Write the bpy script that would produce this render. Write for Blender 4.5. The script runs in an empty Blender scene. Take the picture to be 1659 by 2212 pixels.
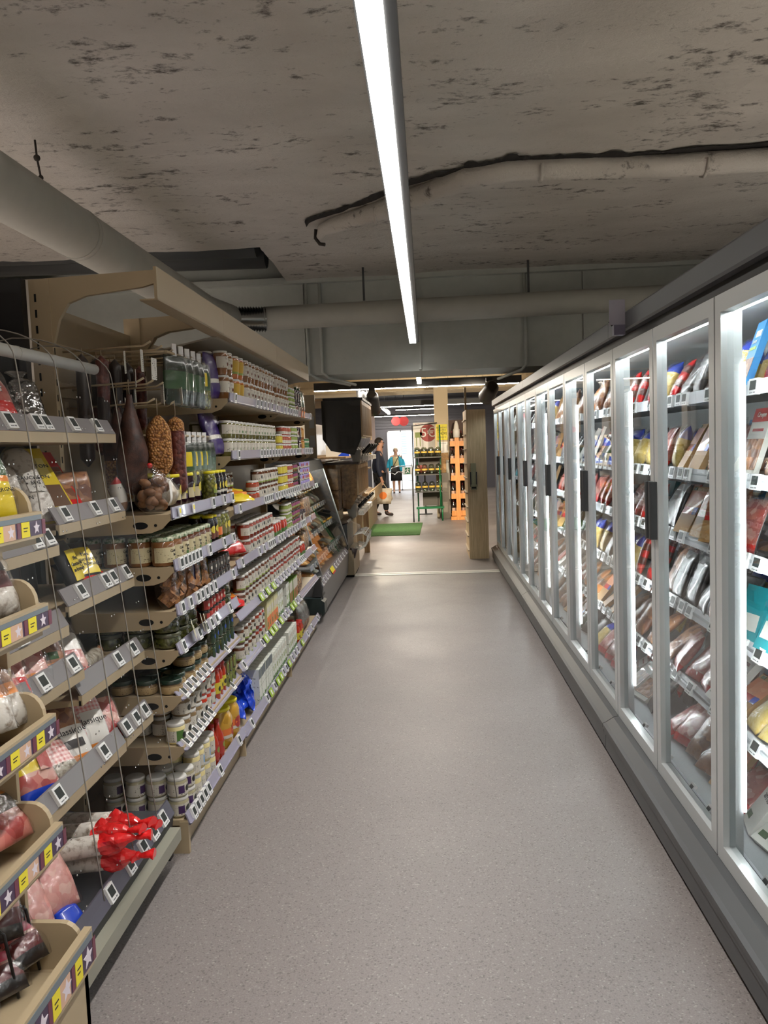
import bpy, math, random
from mathutils import Vector, Matrix, noise, Euler
random.seed(7)
SC = bpy.context.scene
COL = SC.collection
PI = math.pi
R = random.uniform

# ------------------------------------------------------------------ materials
def lin(c):
    return tuple(((v/255)/12.92 if v/255 <= .04045 else ((v/255+.055)/1.055)**2.4) for v in c) + (1,)
class NT:
    def __init__(s, name):
        s.m = bpy.data.materials.new(name); s.m.use_nodes = True
        s.t = s.m.node_tree; s.n = s.t.nodes; s.n.clear()
        s.out = s.n.new('ShaderNodeOutputMaterial')
    def add(s, typ, **kw):
        n = s.n.new('ShaderNode'+typ)
        for k, v in kw.items():
            if k.startswith('i_'):
                n.inputs[k[2:].replace('_', ' ')].default_value = v
            else: setattr(n, k, v)
        return n
    def link(s, a, b): s.t.links.new(a, b)
    def bsdf(s, rough=.5, metal=0, coat=0, col=None, spec=.5):
        b = s.add('BsdfPrincipled')
        b.inputs['Roughness'].default_value = rough; b.inputs['Metallic'].default_value = metal
        b.inputs['Coat Weight'].default_value = coat; b.inputs['Specular IOR Level'].default_value = spec
        if col is not None: b.inputs['Base Color'].default_value = col
        s.link(b.outputs[0], s.out.inputs[0]); return b
    def coords(s, kind='Object', scale=(1, 1, 1)):
        c = s.add('TexCoord'); mp = s.add('Mapping'); mp.inputs['Scale'].default_value = scale
        s.link(c.outputs[kind], mp.inputs[0]); return mp.outputs[0]
    def noise(s, vec, scale, detail=4, rough=.6):
        n = s.add('TexNoise'); n.inputs['Scale'].default_value = scale
        n.inputs['Detail'].default_value = detail; n.inputs['Roughness'].default_value = rough
        s.link(vec, n.inputs['Vector']); return n.outputs[0]
    def ramp(s, fac, stops):
        r = s.add('ValToRGB'); e = r.color_ramp.elements
        while len(e) < len(stops): e.new(.5)
        for el, (p, c) in zip(e, stops): el.position = p; el.color = c
        s.link(fac, r.inputs[0]); return r.outputs[0]
    def mix(s, fac, a, b):
        m = s.add('Mix', data_type='RGBA')
        for v, i in ((fac, 0), (a, 6), (b, 7)):
            if hasattr(v, 'links'): s.link(v, m.inputs[i])
            else: m.inputs[i].default_value = v
        return m.outputs[2]
    def math(s, op, a, b=0.):
        m = s.add('Math', operation=op)
        for v, i in ((a, 0), (b, 1)):
            if hasattr(v, 'links'): s.link(v, m.inputs[i])
            else: m.inputs[i].default_value = v
        return m.outputs[0]
    def bump(s, h, b, strength=.3, dist=.01):
        n = s.add('Bump'); n.inputs['Strength'].default_value = strength; n.inputs['Distance'].default_value = dist
        s.link(h, n.inputs['Height']); s.link(n.outputs[0], b.inputs['Normal'])
MATS = {}
def M(name, rgb=None, rough=.5, metal=0, coat=0, var=0, spec=.5):
    if name in MATS: return MATS[name]
    t = NT(name); b = t.bsdf(rough, metal, coat, lin(rgb), spec)
    if var:
        v = t.noise(t.coords(), 9, 3)
        c = t.mix(v, lin([x*(1-var) for x in rgb]), lin([min(255, x*(1+var)) for x in rgb]))
        t.link(c, b.inputs['Base Color'])
    MATS[name] = t.m; return t.m
def speck(name, a, b_, scale, lo=.45, hi=.6, rough=.5, bump=0, coat=0, detail=4, c3=None):
    t = NT(name); b = t.bsdf(rough, 0, coat); n = t.noise(t.coords(), scale, detail)
    st = [(lo, lin(a)), (hi, lin(b_))]
    if c3: st.append((min(.98, hi+.12), lin(c3)))
    t.link(t.ramp(n, st), b.inputs['Base Color'])
    if bump: t.bump(n, b, bump, .006)
    MATS[name] = t.m; return t.m
def cells(name, cols, scale, rough=.4, bump=.4, coat=0, feature='F1', gap=None):
    """voronoi cells coloured through a ramp (nuts, olives, meat marbling)"""
    t = NT(name); b = t.bsdf(rough, 0, coat)
    v = t.add('TexVoronoi'); v.inputs['Scale'].default_value = scale; t.link(t.coords(), v.inputs['Vector'])
    sp = t.add('SeparateColor'); t.link(v.outputs['Color'], sp.inputs[0])
    c = t.ramp(sp.outputs[0], [((i+.5)/len(cols), lin(k)) for i, k in enumerate(cols)])
    if gap:
        d = t.ramp(v.outputs['Distance'], [(.35, (0, 0, 0, 1)), (.75, (1, 1, 1, 1))])
        c = t.mix(d, c, lin(gap))
    t.link(c, b.inputs['Base Color'])
    inv = t.math('SUBTRACT', 1, v.outputs['Distance']); t.bump(inv, b, bump, .01)
    MATS[name] = t.m; return t.m
def printed(name, base, ink, rows=90, dens=.56, rough=.45, col_scale=150):
    """paper with rows of small print, broken up like lines of words"""
    t = NT(name); b = t.bsdf(rough); co = t.coords()
    sx = t.add('SeparateXYZ'); t.link(co, sx.inputs[0])
    s = t.math('GREATER_THAN', t.math('SINE', t.math('MULTIPLY', sx.outputs[2], rows*6.283)), .35)
    n = t.math('GREATER_THAN', t.noise(t.coords(scale=(1, 1, .35)), col_scale, 1), dens)
    blk = t.math('GREATER_THAN', t.noise(t.coords(), 22, 0), .47)
    f = t.math('MULTIPLY', t.math('MULTIPLY', s, n), blk)
    t.link(t.mix(f, lin(base), lin(ink)), b.inputs['Base Color'])
    MATS[name] = t.m; return t.m
def checker(name, a, b_, scale, rough=.4):
    t = NT(name); b = t.bsdf(rough); sx = t.add('SeparateXYZ'); t.link(t.coords(), sx.inputs[0])
    f = [t.math('GREATER_THAN', t.math('SINE', t.math('MULTIPLY', sx.outputs[i], scale)), 0) for i in (1, 2)]
    s = t.math('MULTIPLY', t.math('ADD', f[0], f[1]), .5)
    t.link(t.mix(s, lin(a), lin(b_)), b.inputs['Base Color']); MATS[name] = t.m; return t.m
def film(name, tint=(255, 255, 255), lo=.06, hi=.45, rough=.1, scale=28, bump=.8):
    t = NT(name); tr = t.add('BsdfTransparent'); tr.inputs[0].default_value = lin(tint)
    g = t.add('BsdfGlossy'); g.inputs['Roughness'].default_value = rough
    lw = t.add('LayerWeight'); lw.inputs[0].default_value = .35
    mr = t.add('MapRange'); mr.inputs[3].default_value = lo; mr.inputs[4].default_value = hi
    n = t.noise(t.coords(), scale, 3, .55); bp = t.add('Bump'); bp.inputs['Strength'].default_value = bump
    bp.inputs['Distance'].default_value = .012
    t.link(n, bp.inputs['Height']); t.link(bp.outputs[0], g.inputs['Normal'])
    t.link(lw.outputs['Facing'], mr.inputs[0])
    mx = t.add('MixShader'); t.link(mr.outputs[0], mx.inputs[0]); t.link(tr.outputs[0], mx.inputs[1]); t.link(g.outputs[0], mx.inputs[2])
    t.link(mx.outputs[0], t.out.inputs[0]); MATS[name] = t.m; return t.m
def pane(name, tint=(245, 250, 248), ior=1.5, rough=.0):
    t = NT(name); tr = t.add('BsdfTransparent'); tr.inputs[0].default_value = lin(tint)
    g = t.add('BsdfGlossy'); g.inputs['Roughness'].default_value = rough
    fr = t.add('Fresnel'); fr.inputs[0].default_value = ior
    mx = t.add('MixShader'); t.link(fr.outputs[0], mx.inputs[0]); t.link(tr.outputs[0], mx.inputs[1]); t.link(g.outputs[0], mx.inputs[2])
    t.link(mx.outputs[0], t.out.inputs[0]); MATS[name] = t.m; return t.m
def glow(name, rgb, strength):
    t = NT(name); e = t.add('Emission'); e.inputs[0].default_value = lin(rgb); e.inputs[1].default_value = strength
    t.link(e.outputs[0], t.out.inputs[0]); MATS[name] = t.m; return t.m

# ------------------------------------------------------------------ mesh builder
class MB:
    def __init__(s): s.v = []; s.f = []; s.m = []; s.sm = []
    def face(s, idx, m=0, sm=False): s.f.append(tuple(idx)); s.m.append(m); s.sm.append(sm)
    def poly(s, pts, m=0):
        n = len(s.v); s.v += [tuple(p) for p in pts]; s.face(range(n, n+len(pts)), m); return s
    def box(s, x0, x1, y0, y1, z0, z1, m=0):
        n = len(s.v)
        s.v += [(x, y, z) for z in (z0, z1) for y in (y0, y1) for x in (x0, x1)]
        for q in ((0, 2, 3, 1), (4, 5, 7, 6), (0, 1, 5, 4), (2, 6, 7, 3), (0, 4, 6, 2), (1, 3, 7, 5)):
            s.face([n+i for i in q], m)
        return s
    def rings(s, rings, m=0, caps=(True, True), sm=True, closed=True):
        """rings: list of equal-length point lists; m: index or function(i)"""
        n0 = len(s.v); k = len(rings[0])
        for r in rings: s.v += [tuple(p) for p in r]
        mf = m if callable(m) else (lambda i: m)
        for i in range(len(rings)-1):
            for j in range(k if closed else k-1):
                a = n0+i*k+j; b = n0+i*k+(j+1) % k
                s.face((a, b, b+k, a+k), mf(i), sm if sm in (True, False) else sm(i))
        if caps[0]: s.face([n0+j for j in reversed(range(k))], mf(0))
        if caps[1]: s.face([n0+(len(rings)-1)*k+j for j in range(k)], mf(len(rings)-2))
        return s
    def lathe(s, prof, n=16, c=(0, 0, 0), m=0, caps=(True, True), sm=True):
        return s.rings([[(c[0]+r*math.cos(2*PI*j/n), c[1]+r*math.sin(2*PI*j/n), c[2]+z) for j in range(n)] for r, z in prof], m, caps, sm)
    def tube(s, pts, r, n=8, m=0, caps=(True, True)):
        pts = [Vector(p) for p in pts]; rg = []
        up = Vector((0, 0, 1)); prev = None
        for i, p in enumerate(pts):
            d = (pts[min(i+1, len(pts)-1)]-pts[max(i-1, 0)]).normalized()
            if prev is None:
                a = d.cross(up)
                if a.length < .05: a = d.cross(Vector((1, 0, 0)))
            else: a = prev-d*prev.dot(d)
            a.normalize(); prev = a; b = d.cross(a)
            rr = r[i] if isinstance(r, (list, tuple)) else r
            rg.append([p+a*(rr*math.cos(2*PI*j/n))-b*(rr*math.sin(2*PI*j/n)) for j in range(n)])
        return s.rings(rg, m, caps)
    def prism(s, prof, axis, a, b, m=0, sm=False):
        """2D outline extruded along axis (0,1,2) from a to b"""
        def P(u, v, t): return ((t, u, v), (u, t, v), (u, v, t))[axis]
        n = len(s.v); k = len(prof)
        s.v += [P(u, v, a) for u, v in prof]+[P(u, v, b) for u, v in prof]
        for j in range(k): s.face((n+j, n+(j+1) % k, n+k+(j+1) % k, n+k+j), m, sm)
        s.face([n+j for j in reversed(range(k))], m); s.face([n+k+j for j in range(k)], m)
        return s
    def ball(s, c, r, n=10, m=0, sq=(1, 1, 1)):
        pr = [(max(.001, math.sin(PI*i/n)), -math.cos(PI*i/n)) for i in range(n+1)]
        return s.rings([[(c[0]+r*sq[0]*q*math.cos(2*PI*j/(n+4)), c[1]+r*sq[1]*q*math.sin(2*PI*j/(n+4)), c[2]+r*sq[2]*z) for j in range(n+4)] for q, z in pr], m)
    def xf(s, mat, start=0):
        for i in range(start, len(s.v)): s.v[i] = tuple(mat @ Vector(s.v[i]))
        return s
    def mesh(s, name, mats, off=(0, 0, 0)):
        me = bpy.data.meshes.new(name)
        me.from_pydata([(x-off[0], y-off[1], z-off[2]) for x, y, z in s.v], [], s.f)
        for mt in (mats if isinstance(mats, (list, tuple)) else [mats]): me.materials.append(mt)
        me.polygons.foreach_set('material_index', s.m); me.polygons.foreach_set('use_smooth', s.sm)
        me.update(); return me
WL = {}
def link(name, data, parent=None, loc=(0, 0, 0), rot=(0, 0, 0)):
    o = bpy.data.objects.new(name, data); COL.objects.link(o)
    o.location = loc; o.rotation_euler = rot
    if parent: o.parent = parent
    return o
def tag(o, label=None, cat=None, group=None, kind=None):
    if label: o['label'] = label
    if cat: o['category'] = cat
    if group: o['group'] = group
    if kind: o['kind'] = kind
    return o
def empty(name, loc, label, cat, group=None):
    o = link(name, None, None, loc); o.empty_display_size = .1; WL[o.name] = tuple(loc)
    return tag(o, label, cat, group)
def part(name, mb, mats, parent):
    """mb in world coordinates; becomes a child of parent"""
    off = WL[parent.name]; o = link(name, mb.mesh(name, mats, off), parent); WL[o.name] = off; return o
def solo(name, mb, mats, loc, label=None, cat=None, group=None, kind=None):
    """mb in world coordinates; one top-level mesh with its origin at loc"""
    o = link(name, mb.mesh(name, mats, loc), None, loc); WL[o.name] = tuple(loc); return tag(o, label, cat, group, kind)
def struct(name, mb, mats): return solo(name, mb, mats, (0, 0, 0), kind='structure')
def bevel(o, w=.004, seg=2):
    b = o.modifiers.new('bevel', 'BEVEL'); b.width = w; b.segments = seg; b.limit_method = 'ANGLE'; return o
class Proto:
    """a kind of thing: root mesh and parts [(name, mesh, [(sub, mesh)], label)] in local coordinates"""
    def __init__(s, name, cat, mesh, parts=()): s.name = name; s.cat = cat; s.mesh = mesh; s.parts = parts
def place(p, loc, rot, label, group=None, scale=None):
    r = tag(link(p.name, p.mesh, None, loc, rot), label, p.cat, group)
    if scale: r.scale = (scale,)*3 if not isinstance(scale, tuple) else scale
    for q in p.parts:
        c = link(q[0], q[1], r)
        if len(q) > 3 and q[3]: c['label'] = q[3]
        for sname, smesh in (q[2] if len(q) > 2 else ()): link(sname, smesh, c)
    return r
def text_mesh(s, size, mat, extrude=.0006, align='CENTER', wrap=0, bold=0):
    """lettering lying in the local YZ plane, read from +X"""
    cu = bpy.data.curves.new('lettering', 'FONT'); cu.body = s; cu.size = size; cu.extrude = extrude
    cu.align_x = align; cu.align_y = 'CENTER'; cu.resolution_u = 2; cu.offset = bold
    o = bpy.data.objects.new('lettering', cu); COL.objects.link(o)
    dg = bpy.context.evaluated_depsgraph_get(); me = bpy.data.meshes.new_from_object(o.evaluated_get(dg))
    bpy.data.objects.remove(o); bpy.data.curves.remove(cu)
    for v in me.vertices:
        x, y, z = v.co
        if wrap: v.co = ((wrap+z)*math.cos(x/wrap), (wrap+z)*math.sin(x/wrap), y)
        else: v.co = (z, x, y)
    me.materials.clear(); me.materials.append(mat); return me
def shift(me, d, rot=None):
    mt = Matrix.Translation(d)
    if rot: mt = mt @ Euler(rot).to_matrix().to_4x4()
    me.transform(mt); return me
ORD = 'first second third fourth fifth sixth seventh eighth ninth tenth eleventh twelfth thirteenth fourteenth fifteenth sixteenth seventeenth eighteenth nineteenth twentieth twenty-first twenty-second twenty-third twenty-fourth twenty-fifth twenty-sixth twenty-seventh twenty-eighth twenty-ninth thirtieth'.split()

def pouch(name, L, W, T, zones, mats, ends=('flat', 'flat'), seed=0, lump=.08, nu=18, nv=22, p=2.4, neck=.14, freq=9, crimp=0, crumple=None):
    """a filled bag or sausage along +Z; zones = [(t_end, material index)]"""
    mb = MB(); rg = []
    for i in range(nv+1):
        t = i/nv; w = W/2; th = T/2
        for e, q in ((ends[0], t), (ends[1], 1-t)):
            if e == 'flat': k = min(1, q/.3); th *= max(.06, math.sin(k*PI/2)**.7); w *= .92+.08*k
            elif e == 'round': k = min(1, q/(.5*W/L)); k = math.sqrt(max(.02, 1-(1-k)**2)); th *= k; w *= k
            elif e == 'taper':
                u = min(1, q/neck); k = .2+.8*math.sin(u*PI/2)**1.3; th *= k; w *= k
            elif e == 'twist':
                if q < neck*.6: k = .24+.5*(1-q/(neck*.6)); th *= k*.6; w *= k*1.1
                elif q < neck*1.6: u = (q-neck*.6)/neck; k = .24+.76*math.sin(u*PI/2); th *= k; w *= k
        ring = []
        for j in range(nu):
            a = 2*PI*j/nu; ca, sa = math.cos(a), math.sin(a)
            x = th*math.copysign(abs(ca)**(2/p), ca); y = w*math.copysign(abs(sa)**(2/p), sa); z = t*L
            if crimp and (ends[0] == 'flat' and t < .04 or ends[1] == 'flat' and t > .96): y *= 1+.03*((j % 2)*2-1)
            nz = noise.noise(Vector((x*freq*1.3+seed*7.1, y*freq*1.3, z*freq)))
            k = 1+lump*nz*2
            if crumple and t > crumple[0]: k += crumple[1]*noise.noise(Vector((x*38, y*38, z*26+seed)))
            ring.append((x*k, y*k, z+lump*.05*L*noise.noise(Vector((y*freq, seed, z*freq)))))
        rg.append(ring)
    def mf(i):
        t = (i+.5)/nv
        for te, m in zones:
            if t <= te: return m
        return zones[-1][1]
    mb.rings(rg, mf, sm=(lambda i: (i+.5)/nv < crumple[0]) if crumple else True)
    return mb.mesh(name, mats)
# ------------------------------------------------------------------ camera
cd = bpy.data.cameras.new('camera'); cam = bpy.data.objects.new('camera', cd); COL.objects.link(cam)
yaw, pitch, roll = .0533633, .0794425, math.radians(-2.15)
r0 = Vector((math.cos(yaw), math.sin(yaw), 0))
fw = Vector((-math.sin(yaw)*math.cos(pitch), math.cos(yaw)*math.cos(pitch), -math.sin(pitch)))
dn = fw.cross(r0); cr, sr = math.cos(roll), math.sin(roll)
rx = cr*r0-sr*dn; dy = sr*r0+cr*dn; up = -dy
cam.matrix_world = Matrix(((rx.x, up.x, -fw.x, 0), (rx.y, up.y, -fw.y, 0), (rx.z, up.z, -fw.z, 1.6), (0, 0, 0, 1)))
cd.sensor_fit = 'VERTICAL'; cd.sensor_height = 36; cd.lens = 36*1790/2212; cd.clip_start = .05
SC.camera = cam
vs = SC.view_settings; vs.view_transform = 'Standard'; vs.look = 'None'; vs.gamma = 1; vs.exposure = 0
SC.cycles.use_denoising = True; SC.cycles.max_bounces = 7; SC.cycles.diffuse_bounces = 4; SC.cycles.glossy_bounces = 3
SC.cycles.transparent_max_bounces = 14; SC.cycles.caustics_reflective = False; SC.cycles.caustics_refractive = False
SC.cycles.sample_clamp_indirect = 6; SC.cycles.use_light_tree = True
w = bpy.data.worlds.new('sky'); SC.world = w; w.use_nodes = True
bg = w.node_tree.nodes['Background']; bg.inputs[0].default_value = (.86, .93, 1, 1); bg.inputs[1].default_value = 6

# ------------------------------------------------------------------ common materials
BEIGE = M('beige_enamel', (176, 158, 128), .45)
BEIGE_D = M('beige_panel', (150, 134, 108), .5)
RAILC = M('lilac_rail', (152, 148, 166), .25, coat=.3)
RAILG = M('grey_rail', (128, 123, 124), .35)
WHITE = M('white_plastic', (232, 232, 230), .35)
SCREEN = M('dark_screen', (50, 54, 52), .5, spec=.2)
BLACK = M('black_plastic', (18, 18, 20), .4)
HOLE = M('black_void', (6, 6, 6), .9)
DGREY = M('dark_grey_steel', (58, 60, 62), .42)
MGREY = M('mid_grey_steel', (98, 100, 102), .4)
ALU = M('aluminium', (206, 210, 210), .32, metal=.3)
STEEL = M('bright_steel', (200, 200, 200), .25, metal=1)
KRAFT = speck('kraft_card', (172, 132, 86), (190, 150, 104), 30, rough=.7)
WOODL = None
def wood(name, a, b_, scale=(14, 14, 1.2), rough=.5):
    t = NT(name); b = t.bsdf(rough); n = t.noise(t.coords(scale=scale), 3, 6, .65)
    t.link(t.ramp(n, [(.35, lin(a)), (.65, lin(b_))]), b.inputs['Base Color']); MATS[name] = t.m; return t.m
WOODL = wood('pale_oak', (150, 124, 92), (192, 164, 126))
WOODO = wood('orange_pine', (206, 132, 66), (232, 164, 96))
WOODG = wood('grey_oak', (132, 116, 92), (168, 148, 118), (22, 22, 1))
def floor_mat():
    t = NT('speckled_vinyl'); b = t.bsdf(.42, spec=.4); co = t.coords()
    big = t.noise(co, 1.3, 3); fine = t.noise(co, 190, 2, .7)
    v = t.add('TexVoronoi'); v.inputs['Scale'].default_value = 190; t.link(co, v.inputs['Vector'])
    sp = t.add('SeparateColor'); t.link(v.outputs['Color'], sp.inputs[0])
    base = t.ramp(fine, [(.3, lin((112, 104, 102))), (.55, lin((137, 129, 127))), (.8, lin((166, 158, 152)))])
    fl = t.ramp(sp.outputs[0], [(.0, lin((184, 178, 170))), (.07, lin((140, 133, 130))), (.9, lin((132, 124, 124))), (.95, lin((84, 78, 78)))])
    c = t.mix(.5, base, fl)
    c = t.mix(t.math('MULTIPLY', big, .22), c, lin((104, 98, 96)))
    t.link(c, b.inputs['Base Color']); t.bump(fine, b, .12, .002)
    rr = t.math('ADD', t.math('MULTIPLY', big, .25), .32); t.link(rr, b.inputs['Roughness']); MATS['floor'] = t.m; return t.m
FLOOR = floor_mat()
def ceil_mat(name, a, b_, c3, st, sc=1.0):
    t = NT(name); b = t.bsdf(.85, spec=.2); co = t.coords(scale=(1, 2.2, 1))
    n1 = t.noise(co, .9*sc, 3); n2 = t.noise(t.coords(scale=(1, 1.6, 1)), 11*sc, 8, .72); n3 = t.noise(co, 2.3*sc, 4, .6)
    base = t.ramp(n1, [(.3, lin(a)), (.7, lin(b_))])
    pr = t.math('ADD', t.math('MULTIPLY', n2, .62), t.math('MULTIPLY', n3, .38))
    f = t.ramp(pr, [(.37, (1, 1, 1, 1)), (.455, (0, 0, 0, 1))])
    c = t.mix(t.math('MULTIPLY', f, st), base, lin(c3))
    t.link(c, b.inputs['Base Color'])
    n4 = t.noise(t.coords(), 26, 6, .7); t.bump(t.math('ADD', n4, t.math('MULTIPLY', n2, 1.2)), b, .55, .03); MATS[name] = t.m; return t.m
CEIL = ceil_mat('rough_concrete', (186, 181, 173), (206, 201, 193), (66, 60, 55), .85)
CEILB = ceil_mat('beige_plaster', (226, 208, 174), (238, 222, 190), (140, 116, 84), .5, 1.4)

# ------------------------------------------------------------------ room shell
struct('floor', MB().box(-5, 3.2, -3.2, 29.6, -.1, 0), FLOOR)
def ceiling_grid():
    mb = MB(); nx, ny = 92, 148; x0, x1, y0, y1 = -5, 3.2, -3.2, 8.52
    idx = {}
    for i in range(nx+1):
        for j in range(ny+1):
            x = x0+(x1-x0)*i/nx; y = y0+(y1-y0)*j/ny
            z = 3.3+.035*noise.noise(Vector((x*1.1, y*1.6, 0)))+.012*noise.noise(Vector((x*6, y*9, 3)))
            idx[i, j] = len(mb.v); mb.v.append((x, y, z))
    for i in range(nx):
        for j in range(ny):
            x = x0+(x1-x0)*(i+.5)/nx; y = y0+(y1-y0)*(j+.5)/ny
            if y > 7.12 and x < -1.35: continue
            mb.face((idx[i, j], idx[i, j+1], idx[i+1, j+1], idx[i+1, j]), 0, True)
    return mb
struct('ceiling', ceiling_grid(), CEIL)
struct('trim_roof', MB().box(-5.2, 3.4, -3.4, 29.8, 4.0, 4.2), M('roof_dark', (60, 58, 56), .9))
WALLD = M('dim_wall', (196, 190, 180), .8)
struct('wall_left', MB().box(-5.1, -5, -3.2, 29.6, 0, 4), WALLD)
struct('wall_right', MB().box(3.1, 3.2, -3.2, 29.6, 0, 4), WALLD)
struct('wall_back', MB().box(-5, 3.2, -3.3, -3.2, 0, 4), M('back_wall', (150, 146, 140), .8))
GREYB = M('grey_green_paint', (176, 180, 174), .6, var=.05)
b = MB().box(-5, 3.1, 8.5, 9.3, 2.345, 4)
b.box(-5, 3.1, 8.42, 8.5, 3.26, 3.32)
struct('trim_beam', b, GREYB)
b = MB()
for x in (-1.2, -1.04, -.03, 1.03, 1.62): b.box(x-.012, x+.012, 8.47, 8.499, 2.36, 3.25)
struct('trim_beam_battens', b, GREYB)
struct('trim_white_pier', MB().box(-4.35, -3.72, 8.2, 8.48, 2.4, 3.38), M('white_paint', (206, 200, 190), .8))
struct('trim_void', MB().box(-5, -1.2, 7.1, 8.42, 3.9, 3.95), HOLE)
struct('trim_floor_strip', MB().box(-1.0, .86, 10.16, 10.24, 0, .006).box(-1.0, .86, 10.27, 10.35, 0, .006), M('pale_threshold', (226, 222, 216), .4))
b = MB().box(-5, 3.2, 9.3, 23, 2.98, 3.06)
struct('ceiling_rear', b, CEILB)
struct('ceiling_front', MB().box(-5, 3.2, 23, 29.6, 3.2, 3.3), M('charcoal_ceiling', (52, 52, 56), .8))
for k, (y, z) in enumerate(((15.3, 2.86), (17.2, 2.86), (19.4, 2.86))):
    struct('trim_%d' % (k+3), MB().box(-5, 3.1, y, y+.35, z, 2.99), CEILB)
# the street front with its bright doorway
SHUT = M('shutter_grey', (84, 84, 94), .5)
b = MB().box(-5, -1.36, 29.4, 29.6, 0, 4).box(-.40, 3.1, 29.4, 29.6, 0, 4).box(-1.36, -.40, 29.4, 29.6, 2.12, 4)
struct('wall_front', b, SHUT)
b = MB()
for x in (-1.36, -.90, -.43): b.box(x, x+.035, 29.36, 29.44, 0, 2.12)
b.box(-1.36, -.40, 29.36, 29.44, 2.08, 2.12).box(-1.36, -.40, 29.36, 29.44, .0, .05)
b.box(-1.95, -1.9, 29.36, 29.4, 0, 2.2)
struct('door_1', b, M('door_frame', (214, 218, 226), .4))
b = MB()
for i in range(9): b.box(-5, 3.1, 29.37, 29.4, 2.2+i*.1, 2.285+i*.1)
struct('trim_shutter', b, SHUT)
struct('floor_street', MB().box(-8, 6, 29.6, 40, -.12, -.02), M('street', (190, 186, 182), .8))
b = MB().box(-8, 6, 38, 38.4, 0, 6, 0)
for x in (-1.15, -.62):
    b.box(x, x+.28, 37.93, 38, 1.2, 2.6, 1)
    for i in range(12): b.box(x+.02, x+.26, 37.91, 37.93, 1.24+i*.11, 1.31+i*.11, 2)
struct('wall_across_street', b, [M('facade', (236, 234, 230), .8), M('blue_shutter', (150, 160, 182), .6), M('blue_slat', (170, 180, 200), .6)])

# ------------------------------------------------------------------ ceiling services
DUCT = M('grey_duct', (168, 168, 160), .6, var=.04)
e = empty('air_duct', (-1.9, -3, 2.84), 'long grey round air duct running above the left shelves along the aisle', 'duct')
part('duct_pipe', MB().tube([(-1.9, -3, 2.84), (-1.9, 2, 2.84), (-1.9, 7.3, 2.84), (-1.87, 7.5, 2.84), (-1.8, 7.75, 2.83)], .14, 20), DUCT, e)
part('duct_joint', MB().tube([(-1.9, 4.6, 2.84), (-1.9, 4.65, 2.84)], .144, 20), DUCT, e)
e = empty('air_duct', (-1.5, 8, 2.86), 'grey round air duct crossing the aisle below the concrete ceiling', 'duct')
part('duct_pipe', MB().tube([(-1.5, 7.98, 2.855), (3.0, 7.98, 2.89)], .112, 20), DUCT, e)
b = MB().tube([(-1.86+i*.0125, 7.86+.004*i, 2.848) for i in range(31)], [.122 if i % 2 else .104 for i in range(31)], 16)
f = part('flexible_sleeve', b, M('crumpled_foil', (150, 152, 150), .25, metal=1), e); f['label'] = 'silver foil sleeve'
for x in (-.55, 1.0): part('hanger', MB().box(x, x+.02, 7.975, 7.985, 2.98, 3.3), DGREY, e)
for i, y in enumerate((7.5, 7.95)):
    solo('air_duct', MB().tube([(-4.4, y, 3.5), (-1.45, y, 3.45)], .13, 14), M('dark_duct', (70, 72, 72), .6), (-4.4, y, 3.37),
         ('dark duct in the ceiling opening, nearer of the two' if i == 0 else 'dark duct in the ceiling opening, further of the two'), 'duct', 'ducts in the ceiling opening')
pp = [(-.75, 6.42, 3.2), (-.72, 6.36, 3.24), (-.6, 6.25, 3.245), (-.24, 5.9, 3.235), (.14, 5.5, 3.235), (.32, 5.3, 3.24), (.55, 5.22, 3.24), (1.0, 5.25, 3.24), (1.5, 5.3, 3.24), (3.05, 5.25, 3.24)]
e = empty('ceiling_pipe', (-.75, 6.42, 3.2), 'painted pipe bending across the rough concrete ceiling', 'pipe')
part('pipe', MB().tube(pp, [.03, .045, .06, .066, .07, .07, .07, .07, .07, .07], 14), CEIL, e)
part('pipe_end', MB().tube([(-.78, 6.42, 3.26), (-.79, 6.44, 3.2), (-.76, 6.46, 3.16), (-.72, 6.45, 3.15)], .014, 8), M('rusty_iron', (46, 40, 36), .8), e)
for x, y in ((.75, 5.23), (1.75, 5.3), (-.3, 5.96)): part('pipe_clip', MB().tube([(x, y-.085, 3.25), (x, y-.07, 3.19), (x, y, 3.163), (x, y+.07, 3.19), (x, y+.085, 3.25)], .011, 6), CEIL, e)
b = MB().tube([(-2.02, 4.45, 3.29), (-2.02, 4.46, 3.2), (-2.01, 4.47, 3.1)], .006, 6).ball((-2.02, 4.46, 3.2), .018, 6).ball((-2.01, 4.47, 3.1), .014, 6)
solo('ceiling_hook', b, MATS['rusty_iron'], (-2.02, 4.45, 3.1), 'small rusty hook hanging from the concrete ceiling above the duct', 'hook')
for k, (x, z0, dx) in enumerate(((-1.16, 2.345, .33), (-1.02, 2.345, .25), (1.03, 2.345, -.2))):
    solo('conduit', MB().tube([(x, 8.46, 3.28), (x, 8.45, z0+.02), (x+dx*.2, 8.5, z0-.03), (x+dx, 9.4, z0-.045)], .016, 8), GREYB, (x, 8.46, z0),
         ['grey cable conduit on the beam, leftmost of the three', 'grey cable conduit on the beam, middle of the three', 'grey cable conduit on the beam above the fridges'][k], 'conduit', 'conduits on the beam')

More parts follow.
